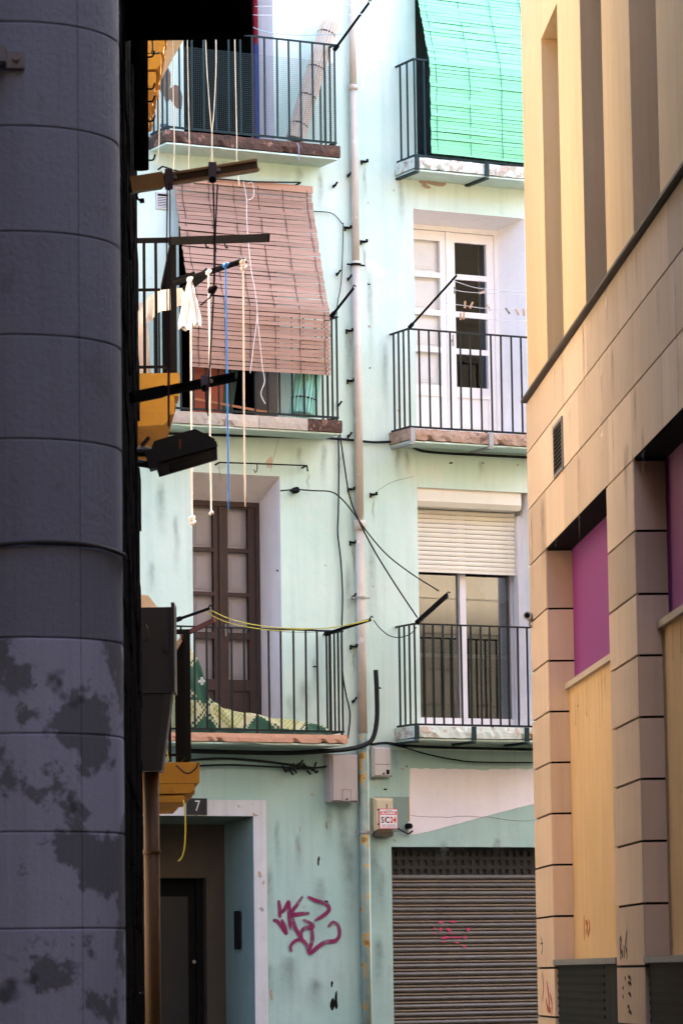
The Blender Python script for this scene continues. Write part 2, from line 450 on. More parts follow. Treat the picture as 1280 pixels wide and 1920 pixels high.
def text_mesh(name, s, size, m, parent, x, y, z, align='CENTER', sx=1.0, bold=0.0, face=None):
    cu = bpy.data.curves.new(name, 'FONT')
    cu.body = s; cu.size = size; cu.align_x = align; cu.align_y = 'CENTER'; cu.offset = bold
    t = bpy.data.objects.new(name + '_source', cu)
    COL.objects.link(t)
    bpy.context.view_layer.update()
    me = bpy.data.meshes.new_from_object(t.evaluated_get(bpy.context.evaluated_depsgraph_get()))
    bpy.data.objects.remove(t)
    bpy.data.curves.remove(cu)
    for v in me.vertices:
        v.co = Vector((v.co.x * sx, 0, v.co.y))
    me.materials.clear(); me.materials.append(m)
    me.name = name
    return inst(name, me, parent, (x, y, z))
def blob(cx, cz, rx, rz, y, seed, n=26, rough=0.35):
    r = random.Random(seed)
    ph = [r.uniform(0, 6.28) for _ in range(5)]
    am = [r.uniform(0.3, 1.0) * rough / (k + 1) for k in range(5)]
    mb = MB()
    pts = []
    for i in range(n):
        t = 2 * math.pi * i / n
        q = 1 + sum(am[k] * math.sin((k + 2) * t + ph[k]) for k in range(5)) + r.uniform(-0.08, 0.08)
        pts.append((cx + rx * q * math.cos(t), y, cz + rz * q * math.sin(t)))
    mb.quad(*pts)
    return mb
def ribbon(pts, widths, y, taper=True):
    """flat stroke in a wall plane (x,z), for sprayed or brushed paint and dirt; the 'fade' attribute softens its edges"""
    pts = smooth_path([Vector((p[0], 0, p[1])) for p in pts], 6)
    mb = MB(); n = len(pts); mb.fade = []
    for i, p in enumerate(pts):
        d = (pts[min(i + 1, n - 1)] - pts[max(i - 1, 0)])
        d = d.normalized() if d.length > 1e-6 else Vector((1, 0, 0))
        a = Vector((-d.z, 0, d.x))
        wd = widths * (0.75 + 0.5 * math.sin(3.1 * i / max(1, n - 1))) * (0.55 if i in (0, n - 1) else 1)
        for sgn, fd in ((-1, 0), (-.62, 1), (.62, 1), (1, 0)):
            q = p + a * sgn * wd / 2
            mb.v.append(Vector((q.x, y, q.z)))
            mb.fade.append(fd * (0 if (i in (0, n - 1) and n > 3) else 1))
    for i in range(n - 1):
        for k in range(3):
            mb.f.append([4 * i + k, 4 * i + 4 + k, 4 * i + 5 + k, 4 * i + 1 + k])
    return mb
def soft_run(pts, width, y):
    """a dirt run: fades out sideways and downwards"""
    pts = smooth_path([Vector((p[0], 0, p[1])) for p in pts], 5)
    mb = MB(); n = len(pts); mb.fade = []
    cols = [-1, -.75, -.5, -.25, 0, .25, .5, .75, 1]
    for i, p in enumerate(pts):
        k = i / (n - 1)
        lf = min(1, k * 5) * (1 - k) ** 1.2
        wd = width * (.7 + .6 * k)
        for c in cols:
            mb.v.append(Vector((p.x + c * wd / 2, y, p.z)))
            mb.fade.append(lf * math.cos(c * math.pi / 2) ** 2)
    m_ = len(cols)
    for i in range(n - 1):
        for k in range(m_ - 1):
            a = i * m_ + k
            mb.f.append([a, a + m_, a + m_ + 1, a + 1])
    return mb
def spray_mat(name, col, alpha, nscale=40.0):
    m = bpy.data.materials.new(name)
    m.use_nodes = True
    t = m.node_tree; N, L = t.nodes, t.links
    b = N['Principled BSDF']
    b.inputs['Base Color'].default_value = (*col, 1); b.inputs['Roughness'].default_value = .85
    b.inputs['Specular IOR Level'].default_value = .2
    at = N.new('ShaderNodeAttribute'); at.attribute_name = 'fade'
    geo = N.new('ShaderNodeNewGeometry')
    nz = N.new('ShaderNodeTexNoise'); nz.inputs['Scale'].default_value = nscale; nz.inputs['Detail'].default_value = 4
    L.new(geo.outputs['Position'], nz.inputs['Vector'])
    mr = N.new('ShaderNodeMapRange'); mr.inputs['From Min'].default_value = .3; mr.inputs['From Max'].default_value = .6
    mr.inputs['To Min'].default_value = alpha * .55; mr.inputs['To Max'].default_value = alpha
    L.new(nz.outputs['Fac'], mr.inputs['Value'])
    mu = N.new('ShaderNodeMath'); mu.operation = 'MULTIPLY'
    L.new(at.outputs['Fac'], mu.inputs[0]); L.new(mr.outputs[0], mu.inputs[1])
    L.new(mu.outputs[0], b.inputs['Alpha'])
    MATS[name] = m
    return m
def top(name, mb, m, frame, label, cat, group=None, smooth=False):
    return put(name, mb, m, None, frame, smooth, label, cat, group)

GRAFFITI = spray_mat('purple_spray', (0.20, 0.016, 0.08), 1.0, 14)
ORANGESPRAY = spray_mat('orange_spray', (0.65, 0.16, 0.05), .8)
MARKER = spray_mat('black_marker', (0.02, 0.02, 0.025), .95)
GRIMY = spray_mat('grey_dirt_streak', (0.16, 0.18, 0.165), .42, 22)
CRACK = spray_mat('crack_brown', (.16, .11, .08), .95, 30)
STREAKD = spray_mat('brown_rain_streak', (.30, .21, .14), .5, 18)
STREAKL = spray_mat('pale_rain_streak', (.85, .76, .64), .6, 18)
RUSTY = spray_mat('rust_streak_stain', (0.22, 0.13, 0.07), .5, 25)
SOOTY = spray_mat('soot_smear', (0.08, 0.09, 0.085), .45, 14)
# ================================================================== SETTING
g = MB(); g.quad((-400, -400, 0), (400, -400, 0), (400, 400, 0), (-400, 400, 0))
put('ground', g, GROUND, None, WM, kind='structure')

# ================================================================== TEAL APARTMENT BUILDING
TB = thing('apartment_building', 'pale teal plastered apartment building with iron balconies closing the alley', 'building', FM, (0, 0, 0))
L3F = F(629, 272, .38).z
L2F = F(635, 787, .38).z
L1F = F(645, 1376, .38).z
R3F = F(779.5, 293, .38).z
R2F = F(768, 801, .38).z
R1F = F(779.5, 1359, .38).z
OPEN = {
    'L3': (F(345, 200).x, F(513, 150).x, L3F - .02, L3F + 2.5),
    'L2': (F(338, 740).x, F(521, 740).x, L2F - .02, L2F + 2.2),
    'L1': (F(362, 1100).x, F(527, 1100).x, L1F - .02, F(440, 889).z),
    'L0': (F(262, 1600).x, F(475, 1600).x, 0.02, F(400, 1530).z),
    'R3': (F(778, 50).x, F(1010, 50).x, R3F - .02, R3F + 2.5),
    'R2': (F(776, 500).x, F(984, 500).x, R2F - .02, F(870, 400).z),
    'R1': (F(783, 1000).x, F(992, 1100).x, R1F - .02, F(870, 918).z),
    'R0': (F(735, 1700).x, F(735, 1700).x + 2.4, 0.02, F(870, 1588).z),
}
U0, U1, VT = -22.0, 30.0, 23.8
SPLIT = 3.80                          # deeper teal below here; the facade's fading light is partly put into it
def wall_with_holes(holes, low):
    mb = MB()
    us = sorted({U0, U1, *[h[0] for h in holes], *[h[1] for h in holes]})
    vs_ = sorted({0.0, VT, SPLIT, *[h[2] for h in holes], *[h[3] for h in holes]})
    idx = {}
    def vid(i, j):
        if (i, j) not in idx:
            idx[(i, j)] = len(mb.v)
            mb.v.append(Vector((us[i], 0, vs_[j])))
        return idx[(i, j)]
    for i in range(len(us) - 1):
        for j in range(len(vs_) - 1):
            cu, cv = (us[i] + us[i + 1]) / 2, (vs_[j] + vs_[j + 1]) / 2
            if any(h[0] < cu < h[1] and h[2] < cv < h[3] for h in holes):
                continue
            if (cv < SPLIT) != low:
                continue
            mb.f.append([vid(i, j), vid(i + 1, j), vid(i + 1, j + 1), vid(i, j + 1)])
    if low:
        return mb
    mb.quad((U0, 0, 0), (U0, 0, VT), (U0, 10, VT), (U0, 10, 0))
    mb.quad((U1, 0, 0), (U1, 10, 0), (U1, 10, VT), (U1, 0, VT))
    mb.quad((U0, 10, 0), (U0, 10, VT), (U1, 10, VT), (U1, 10, 0))
    mb.quad((U0, 0, VT), (U1, 0, VT), (U1, 10, VT), (U0, 10, VT))
    return mb
put('wall', wall_with_holes(list(OPEN.values()), False), TEAL, TB)
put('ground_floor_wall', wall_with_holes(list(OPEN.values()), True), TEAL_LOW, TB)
cor = MB(); cor.box(U0 - .2, U1 + .2, -.35, .3, VT, VT + .25)
put('roof_cornice', cor, TEAL, TB)
put('end_light_block', MB().box(U1 - 6, U1, -9.5, -.01, 0, 15), PASSWALL, TB)  # unseen wing added across the street end to block low sky light

def reveal(o, d, back=None, m=REVEAL, floor=True):
    u0, u1, v0, v1 = o
    b0, b1, bt = back or (u0, u1, v1)
    mb = MB()
    mb.quad((u1, 0, v0), (b1, d, v0), (b1, d, bt), (u1, 0, v1))
    mb.quad((u0, 0, v1), (u1, 0, v1), (b1, d, bt), (b0, d, bt))
    mb.quad((u0, 0, v0), (u0, 0, v1), (b0, d, bt), (b0, d, v0))
    if floor:
        mb.quad((u0, 0, v0), (b0, d, v0), (b1, d, v0), (u1, 0, v0))
    return put('opening_reveal', mb, m, TB)
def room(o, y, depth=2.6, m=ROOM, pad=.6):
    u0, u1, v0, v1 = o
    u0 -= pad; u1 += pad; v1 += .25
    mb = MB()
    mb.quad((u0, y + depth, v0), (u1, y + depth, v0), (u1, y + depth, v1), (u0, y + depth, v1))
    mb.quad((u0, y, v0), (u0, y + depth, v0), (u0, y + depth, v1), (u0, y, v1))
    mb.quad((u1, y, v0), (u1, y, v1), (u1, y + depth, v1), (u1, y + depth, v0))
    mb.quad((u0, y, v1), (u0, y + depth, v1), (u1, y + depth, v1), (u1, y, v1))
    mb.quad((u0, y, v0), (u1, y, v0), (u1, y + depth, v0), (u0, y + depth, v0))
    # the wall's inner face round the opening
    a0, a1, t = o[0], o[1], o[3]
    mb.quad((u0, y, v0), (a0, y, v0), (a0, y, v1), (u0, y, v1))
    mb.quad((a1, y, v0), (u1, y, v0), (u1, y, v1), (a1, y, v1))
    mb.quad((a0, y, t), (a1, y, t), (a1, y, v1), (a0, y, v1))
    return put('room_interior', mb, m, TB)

# ---- top floor, left: open dark doorway
d = .40
o = OPEN['L3']
reveal(o, d, (o[0] - .02, F(481, 150, -d).x, o[3]))
room(o, d + .01)
jb = put('door_jamb', MB().box(F(475, 100, -d).x, F(481, 100, -d).x, d - .05, d + .03, L3F, o[3] - .01), RED, TB, label='narrow red painted door jamb')
put('edge_strip', MB().box(F(477, 100, -d + .06).x, F(482, 100, -d + .06).x, d - .075, d - .052, L3F, F(480, 82, -d + .06).z), BLUE, TB, label='blue painted strip on the door edge')
# ---- second floor, left
o = OPEN['L2']
reveal(o, .36, (o[0] - .02, F(478, 740, -.36).x, o[3]), mat('tan_plaster', (0.34, 0.26, 0.19), rough=.9, scale=5, bump=.3))
room(o, .37)
# ---- first floor, left: brown double door with white inner shutters
d = .42
o = OPEN['L1']
bR, bM, bT = F(488, 1100, -d).x, F(415, 1100, -d).x, F(425, 940, -d).z
bL = bM - (bR - bM)
reveal(o, d, (bL, bR, bT))
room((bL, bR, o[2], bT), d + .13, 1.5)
def double_door(nm, bL, bR, v0, vt, y, rows, px_rows, m, pane_split, closed, stile, mid, glass):
    dr = put(nm, MB().box(bL, bL + .045, y, y + .09, v0, vt).box(bR - .045, bR, y, y + .09, v0, vt).box(bL + .045, bR - .045, y, y + .09, vt - .05, vt), m, TB)
    um = (bL + bR) / 2
    for li, (a, b) in enumerate(((bL + .048, um - .002), (um + .002, bR - .048))):
        z0, z1 = v0 + .02, vt - .055
        pa, pb = a + stile, b - stile
        lf = MB()
        lf.box(a, pa, y + .01, y + .055, z0, z1).box(pb, b, y + .01, y + .055, z0, z1)
        ys = px_rows
        lf.box(pa, pb, y + .01, y + .055, ys[0][0], z1)
        for k in range(len(ys) - 1):
            lf.box(pa, pb, y + .014, y + .05, ys[k + 1][0], ys[k][1])
        low = ys[-1][1]
        lf.box(pa, pb, y + .01, y + .055, low - .11, low)
        lf.box(pa, pb, y + .01, y + .055, z0, z0 + .12)
        lf.box(pa, pb, y + .028, y + .045, z0 + .12, low - .11)
        if li == 1:
            lf.box(um - .022, um + .022, y - .008, y + .009, z0, z1)
        put('door_leaf', lf, m, dr)
        put('bottom_panel', MB().box(pa + .035, pb - .035, y + .018, y + .0275, z0 + .15, low - .14), m, dr)
        for k, (zt, zb) in enumerate(ys):
            put('pane', MB().box(pa, pb, y + .03, y + .034, zb + .001, zt - .001), glass, dr)
            if closed[li]:
                ip = MB().box(pa - .02, pb + .02, y + .075, y + .09, zb - .01, zt + .01)
                ip.box(pa + .035, pb - .035, y + .066, y + .0745, zb + .035, zt - .035)
                ip.box(pa + .06, pb - .06, y + .060, y + .0655, zb + .06, zt - .06)
                put('inner_shutter', ip, INNER if m is BROWNWOOD else WHITEWOOD, dr)
    put('door_handle', MB().tube([(um + .03, y - .03, v0 + 1.0), (um + .03, y - .03, v0 + 1.12)], .008, 8).box(um + .02, um + .04, y - .03, y + .01, v0 + 1.05, v0 + 1.07), METAL, dr)
    return dr
def rows_at(px, w, pairs):
    return [(F(px, a, w).z, F(px, b, w).z) for a, b in pairs]
double_door('balcony_door', bL, bR, L1F, bT, d, 4, rows_at(450, -d - .03, ((955, 1029), (1037, 1112), (1119, 1187), (1199, 1275))), BROWNWOOD, None, (True, True), .075, 0, GLASS)
# ---- second floor, right: white double door, one leaf glazed and dark
d = .44
o = OPEN['R2']
bR, bM, bT = F(935, 600, -d).x, F(841, 600, -d).x, F(860, 427, -d).z
bL = bM - (bR - bM)
reveal(o, d, (bL, bR, bT), WHITEWASH)
room((bL, bR, o[2], bT), d + .13, 2.2)
double_door('balcony_door', bL, bR, R2F, bT, d, 4, rows_at(888, -d - .03, ((458, 517), (527, 587), (597, 656), (666, 728))), WHITEWOOD, None, (True, False), .085, 0, GLASS)
put('room_curtain', MB().box(F(900, 600, -.9).x, F(918, 600, -.9).x, .9, .93, R2F, bT), mat('grey_curtain', (.3, .28, .3), bump=.2), TB)
# ---- first floor, right: roller shutter over a sliding window
o = OPEN['R1']
d = .30
reveal(o, d, (o[0], F(968, 1100, -d).x, o[3]), WHITEWASH)
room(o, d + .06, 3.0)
wR = F(966, 1100, -d).x
wL = o[0] + .0
win = put('sliding_window', MB().box(wL, wL + .04, d - .02, d + .05, R1F, o[3] - .02).box(wR - .06, wR, d - .02, d + .05, R1F, o[3] - .02).box(wL + .04, wR - .06, d - .02, d + .05, R1F, F(870, 1347, -d).z), ALU, TB)
mu = F(866, 1200, -d).x
put('meeting_stile', MB().box(mu - .035, mu + .035, d - .03, d + .02, F(870, 1347, -d).z, o[3] - .03), ALU, win)
gt, gb = F(870, 1066, -d).z + .1, F(870, 1347, -d).z
put('pane', MB().box(wL + .04, mu - .035, d + .012, d + .018, gb, gt), GLASS_R, win)
put('pane', MB().box(mu + .035, wR - .06, d + .022, d + .028, gb, gt), GLASS_R, win)
rs = put('roller_shutter', MB().box(wR - .058, wR + .005, d - .16, d - .05, R1F + .03, F(960, 968, -.15).z), ALU, TB)
bx = MB()
by0 = .03
bz1, bz0 = F(785, 914, -by0).z, F(785, 948, -by0).z
bxl, bxr = o[0] + .005, F(976, 940, -by0).x
bx.prism_x([(by0, bz1), (by0 - .01, bz0 + .05), (by0 + .02, bz0), (by0 + .22, bz0 - .005), (by0 + .22, bz1 + .01)][::-1], bxl, bxr)
put('shutter_box', bx, CREAM, rs)
zt, zb = bz0 - .01, F(870, 1070, -.2).z
n = 13
ph = (zt - zb) / n
sm = MB()
W_ = wR - .06 - wL - .005
sm.prism_x([(0, 0), (-.006, ph * .15), (-.009, ph * .5), (-.006, ph * .82), (0, ph * .93), (.006, ph * .93), (.006, 0)][::-1], 0, W_)
sme = shared('slat', sm, CREAM)
for k in range(n):
    inst('slat', sme, rs, (wL + .003, d - .10, zb + k * ph))
put('bottom_bar', MB().box(wL + .003, wL + .003 + W_, d - .112, d - .088, zb - .03, zb - .002), CREAM, rs)
cb = thing('wooden_cabinet', 'brown wooden cabinet standing inside behind the sliding window', 'cabinet', FM, (mu + .3, 1.1, R1F))
put('body', MB().box(mu - .12, wR + .25, .95, 1.35, R1F, F(900, 1235, -.95).z), CABINET, cb)
put('cabinet_top', MB().box(mu - .16, wR + .29, .92, 1.38, F(900, 1235, -.95).z + .001, F(900, 1228, -.95).z), mat('pale_top', (.3, .25, .2)), cb)
put('door', MB().box(mu - .08, mu + .32, .935, .949, R1F + .05, F(900, 1250, -.95).z), CABINET, cb)
put('door', MB().box(mu + .34, wR + .2, .935, .949, R1F + .05, F(900, 1250, -.95).z), CABINET, cb)
def cloth_sheet(pts_top, length, frame, seed, thick=.01, n=10, rip=.03, taper=None):
    """a hanging cloth: top polyline, falling folds"""
    r = random.Random(seed)
    tp = smooth_path(pts_top, 8)
    mb = MB()
    m_ = len(tp)
    for j in range(n + 1):
        t = j / n
        for i, p in enumerate(tp):
            k = i / (m_ - 1)
            L_ = length(k) if callable(length) else length
            off = rip * t * math.sin(9 * k * 2 + seed) + rip * .6 * t * math.sin(23 * k + 2 * seed + 3 * t)
            xo = (taper * t * (k - .5)) if taper else 0
            mb.v.append(Vector((p.x + xo + r.uniform(-.004, .004), p.y + off, p.z - L_ * t)))
    for j in range(n):
        for i in range(m_ - 1):
            a = j * m_ + i
            mb.f.append([a, a + m_, a + m_ + 1, a + 1])
    return mb
mb = cloth_sheet([F(898, 1086, -.345), F(925, 1078, -.345), F(955, 1082, -.345)], lambda k: .14 + .16 * math.sin(2.6 * k), FM, 3, rip=.012)
top('reflection_cloth', mb, REFLECTCLOTH, FM, 'light blue cloth added behind the sliding window pane to stand for a reflection', 'cloth', smooth=True)  # added cloth in place of the laundry reflected in the pane

# ---- ground floor, left: doorway number 7
o = OPEN['L0']
d = .55
bR = F(422, 1700, -d).x
reveal(o, d, (o[0], bR, F(400, 1546, -d).z), mat('shaded_teal_plaster', (.145, .19, .165), (.11, .145, .125), rough=.9, scale=3, bump=.3, bscale=14, streak=.5, streak_col=(.1, .13, .12)))  # teal darkened to put the deep doorway's shade into its colour
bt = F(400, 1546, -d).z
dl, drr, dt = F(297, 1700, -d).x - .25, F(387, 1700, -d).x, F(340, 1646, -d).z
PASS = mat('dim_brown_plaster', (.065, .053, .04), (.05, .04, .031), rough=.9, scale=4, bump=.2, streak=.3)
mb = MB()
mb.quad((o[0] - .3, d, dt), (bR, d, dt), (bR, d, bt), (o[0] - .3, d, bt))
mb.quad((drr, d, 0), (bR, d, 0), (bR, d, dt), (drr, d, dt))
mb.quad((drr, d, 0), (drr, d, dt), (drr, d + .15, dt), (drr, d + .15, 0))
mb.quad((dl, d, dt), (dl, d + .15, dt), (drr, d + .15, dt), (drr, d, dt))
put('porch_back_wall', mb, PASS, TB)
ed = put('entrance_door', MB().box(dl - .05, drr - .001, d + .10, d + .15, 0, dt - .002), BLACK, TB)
put('door_panel', MB().box(dl + .12, drr - .16, d + .088, d + .0995, 1.1, dt - .18), mat('dark_door_panel', (.018, .019, .022), rough=.4), ed)
put('door_frame', MB().box(drr - .075, drr - .002, d + .07, d + .0985, 0, dt - .003), BLACK, ed)
put('door_handle', MB().disc((drr - .11, d + .06, F(384, 1803, -d).z), .018, (0, 1, 0)), METAL, ed)
sur = MB()
su = F(500, 1700).x; sv = F(430, 1500).z
sur.box(o[0] - .2, su, -.012, .0, o[3], sv)
sur.box(o[1], su, -.012, .0, 0, o[3] - .0005)
put('door_surround', sur, mat('pale_door_surround', (.56, .57, .60), (.45, .46, .48), rough=.9, scale=4, bump=.3, bscale=20, streak=.3, spots=.7, spot_col=(.2, .16, .13), spot_scale=7, spot_cut=.66), TB)
# intercom slot in the doorway's side
pu = F(448, 1740, -.28).x
put('letter_slot', MB().box(pu - .03, pu - .012, .22, .33, F(448, 1780, -.28).z, F(448, 1708, -.28).z), SOOT, TB)
# ---- top floor, right
o = OPEN['R3']
reveal(o, .35, None, TEAL)
room(o, .36, 2.4, mat('dim_green_room', (.13, .165, .165), bump=0))
# ---- shop shutter
o = OPEN['R0']
reveal(o, .16, None, TEAL_LOW, False)
su0, su1 = o[0], o[1]
ss = put('shop_shutter', MB().box(su0, su0 + .03, .05, .15, 0, o[3]).box(su1 - .03, su1, .05, .15, 0, o[3]).box(su0 + .03, su1 - .03, .155, .16, 0, o[3]), SHUTTER, TB)
zs = F(800, 1640, -.10).z
pt = (F(800, 1640, -.1).z - F(800, 1640 + 15.1 * 16, -.1).z) / 16
prof = []
for k in range(9):
    t = k / 8
    prof.append((-.020 * math.sin(math.pi * t) ** .8, pt * (.30 + .68 * t)))
sm = MB(); sm.prism_x((prof + [(.004, pt * .98), (.004, pt * .30)])[::-1], su0 + .031, su1 - .031)
sl_me = mesh_of('slat', sm, SHUTTER, Vector((0, 0, 0)), False)
fl = MB(); fl.prism_x([(.0, pt * .02), (-.014, pt * .10), (-.012, pt * .25), (.0, pt * .29)][::-1], su0 + .031, su1 - .031)
for f in fl.f:
    sm.f.append([i + len(sm.v) for i in f])
sm.v += fl.v
me = shared('slat', sm, SHUTTER)
me.materials.append(SHUTTER_FL)
nf = len(prof) + 2 + 2
for i, p in enumerate(me.polygons):
    p.material_index = 1 if i >= nf else 0
z = zs - pt
while z > -.02:
    inst('slat', me, ss, (0, .115, z))
    z -= pt
# perforated upper rows of the shutter
z = zs
k = 0
hp = (o[3] - zs) / 3
pm = MB(); pm.box(su0 + .031, su1 - .031, -.008, .004, hp * .62, hp * .98)
x = su0 + .04
while x < su1 - .1:
    pm.box(x, x + .045, -.006, .004, hp * .02, hp * .60)
    x += .085
pme = shared('perforated_slat', pm, mat('dark_shutter_grille', (.026, .026, .027), rough=.5))
for k in range(3):
    inst('perforated_slat', pme, ss, (0, .125, zs + k * hp))

# ---- balconies
BAL_MESH = {}
def baluster_mesh(h, m, wd=.015):
    key = (round(h, 3), m.name, wd)
    if key not in BAL_MESH:
        BAL_MESH[key] = shared('baluster', MB().box(-wd / 2, wd / 2, -wd / 2, wd / 2, 0, h), m)
    return BAL_MESH[key]
def balcony(uL, uR, vf, rail_v, pitch, edge, iron, w=.38, th=.12, nside=3, ends=(True, True), over=.035, seed=1, label=None, first=None, soffit=TEAL, pieces=None, gap_low=.05, jit=.010):
    rnd = random.Random(seed)
    z1 = vf - .012
    if pieces is None:
        slab = put('balcony', MB().rough_box(uL - over, uR + over, -w - over, -.001, z1 - th, z1, .05, jit, rnd), edge, TB, label=label)
    else:
        slab = put('balcony', MB().box(uL - over + .01, uR + over - .01, -w - over + .03, -.001, z1 - th + .004, z1), EDGE_MIX, TB, label=label)
        a = uL - over
        for frac in pieces:
            b = uL - over + (uR - uL + 2 * over) * frac
            put('edge_block', MB().rough_box(a + .003, b - .003, -w - over, -w - over + .028, z1 - th, z1 + .002, .05, .006, rnd), edge if frac < 1 else RUST, slab)
            a = b
    put('soffit', MB().rough_box(uL - over + .02, uR + over - .02, -w - over + .02, -.002, z1 - th - .022, z1 - th - .002, .12, .004, rnd), soffit, slab)
    rb, rt = vf + gap_low, rail_v
    hr = MB()
    hr.box(uL - .014, uR + .014, -w - .012, -w + .012, rt - .012, rt + .004)
    br = MB()
    br.box(uL - .012, uR + .012, -w - .008, -w + .008, rb - .02, rb)
    for e, u in zip(ends, (uL, uR)):
        if e:
            hr.box(u - .013, u + .013, -w + .013, -.002, rt - .0115, rt + .0035)
            br.box(u - .011, u + .011, -w + .009, -.002, rb - .0195, rb - .0005)
    put('handrail', hr, iron, slab)
    put('bottom_rail', br, iron, slab)
    h = rt - .012 - rb
    me = baluster_mesh(h, iron)
    u = first if first is not None else uL
    while u < uR - pitch * .4:
        inst('baluster', me, slab, (u + rnd.uniform(-.004, .004), -w, rb), (0, rnd.uniform(-.004, .004), 0))
        u += pitch
    inst('baluster', me, slab, (uR, -w, rb))
    for e, u in zip(ends, (uL, uR)):
        if e:
            for k in range(nside):
                inst('baluster', me, slab, (u, -w + w * (k + 1) / (nside + .6), rb))
    if first is not None:
        inst('baluster', me, slab, (uL, -w, rb))
    # feet joining the bottom rail to the slab
    ft = MB()
    for u in (uL + .01, (uL + uR) / 2, uR - .01):
        ft.box(u - .012, u + .012, -w - .006, -w + .006, vf - .03, rb - .0205)
    put('rail_foot', ft, iron, slab)
    return slab
B_L3 = balcony(F(314, 250, .38).x, F(629, 272, .38).x, L3F, F(628, 84, .38).z, .133, RUST, GREENIRON, seed=3, label='balcony with rotten brown slab edge and netted green railing', gap_low=.03)
B_L2 = balcony(F(317, 772, .38).x, F(633, 787, .38).x, L2F, F(630, 594, .38).z, .133, EDGE_MIX, IRON, seed=5, pieces=(.33, .52, .80, 1.0), label='balcony edged with patched stone blocks under the brown blind', gap_low=.03)
B_L1 = balcony(F(318, 1370, .38).x, F(643, 1376, .38).x, L1F, F(641, 1183, .38).z, .133, TERRA, IRON, seed=8, label='balcony with terracotta coloured slab edge', gap_low=.03, th=.085, nside=4, jit=.004)
uR_ = F(1040, 300, .38).x
B_R3 = balcony(F(778, 292, .38).x, uR_, R3F, F(776, 110, .38).z, .115, EDGE_PEEL, GREENIRON, seed=11, ends=(True, False), label='balcony with flaking cream slab edge under the green blind', gap_low=.02, nside=2)
B_R2 = balcony(F(768, 800, .38).x, uR_, R2F, F(768, 616, .38).z, .118, EDGE_BRICK, IRON, seed=13, ends=(True, False), label='balcony with bare brick slab edge before the white door', gap_low=.015)
B_R1 = balcony(F(779, 1359, .38).x, uR_, R1F, F(779, 1169, .38).z, .107, EDGE_PEEL, IRON, seed=17, ends=(True, False), label='balcony with peeling teal slab edge below the roller shutter', gap_low=.015)
def brackets(slab, us, vf, th, m, wd=.05, w=.42):
    for u in us:
        put('iron_bracket', MB().box(u - wd / 2, u + wd / 2, -w - .008, -w + .003, vf - th - .03, vf - .01).box(u - wd / 2, u + wd / 2, -w + .003, -.002, vf - th - .055, vf - th - .036), m, slab)
brackets(B_R3, (F(781, 300, .42).x, F(912, 310, .42).x), R3F, .12, GREENIRON)
brackets(B_R2, (F(773, 810, .42).x, F(920, 815, .42).x), R2F, .12, mat('grey_bracket', (.35, .36, .36), bump=.2))
brackets(B_R1, (F(781, 1370, .42).x, F(888, 1375, .42).x, F(987, 1378, .42).x), R1F, .12, GREENIRON)

# wire netting on the top left railing
nt_ = MB()
ua, ub = F(314, 250, .39).x, F(629, 272, .39).x
za, zb = L3F + .03, F(500, 100, .39).z - .02
pp = .02; tw = .0006
x = ua
while x < ub:
    nt_.box(x - tw, x + tw, -.3925, -.3905, za, zb); x += pp
z = za
while z < zb:
    nt_.box(ua, ub, -.3945, -.3927, z - tw, z + tw); z += pp
for u in (ua, ub):
    y = -.38
    while y < -.02:
        nt_.box(u - tw, u + tw, y - tw, y + tw, za, zb); y += pp
    z = za
    while z < zb:
        nt_.box(u - tw - .001, u + tw - .001, -.38, -.01, z - tw, z + tw); z += pp
put('wire_netting', nt_, mat('dull_green_wire', (.06, .10, .10), rough=.6, bump=0), B_L3, kind='stuff')
# bare floor strip and chipped paint under the top right balcony, faded patches, stains, holes
def patch(px, py, rx, rz, m, seed, w=.002, name='plaster_patch', n=26, rough=.35):
    c = F(px, py, w)
    return put(name, blob(c.x, c.z, rx, rz, -w, seed, n, rough), m, TB)
patch(825, 338, .17, .05, PLASTERBROWN, 2, rough=.6)
patch(795, 345, .06, .03, PLASTERBROWN, 5, rough=.6)
patch(318, 168, .10, .17, mat('brown_damp_stain', (.20, .12, .07), (.14, .09, .06), scale=12), 9, rough=.7)
patch(310, 238, .045, .04, mat('blue_grey_smear', (.12, .16, .22)), 4)
patch(505, 868, .035, .06, mat('orange_damp', (.55, .42, .33), (.5, .55, .48), scale=10), 14, rough=.3)
patch(627, 1880, .03, .09, SOOT, 21, rough=.6)
patch(622, 1845, .012, .03, SOOT, 22)
patch(597, 1614, .012, .04, SOOT, 23, rough=.5)
patch(509, 1866, .022, .035, PLASTERBROWN, 24, rough=.5)
patch(560, 1590, .012, .02, PLASTERBROWN, 25)
patch(562, 1555, .008, .022, PLASTERBROWN, 26)
patch(612, 1548, .009, .028, mat('moss_green', (.14, .17, .08)), 27)
patch(487, 1640, .02, .03, PLASTERBROWN, 29, w=.015)
patch(494, 1655, .012, .02, PLASTERBROWN, 31, w=.015)
patch(478, 1528, .03, .012, PLASTERBROWN, 30, w=.015, rough=.6)
patch(870, 1450, .02, .01, PLASTERBROWN, 32)
for i, (px, py) in enumerate(((690, 380), (691, 533), (692, 612), (693, 690), (747, 770), (722, 1480), (757, 1410), (732, 1455), (754, 1442), (762, 1437), (700, 1462), (590, 1250), (610, 1060), (520, 1070), (270, 690), (905, 868), (970, 872), (845, 868), (738, 357), (628, 348), (585, 1490), (480, 1080), (570, 1700), (612, 1690), (700, 1100), (712, 1290))):
    patch(px, py, .008 + .006 * (i % 3), .010, SOOT if i % 2 else PLASTERBROWN, 40 + i, name='nail_hole', n=10)
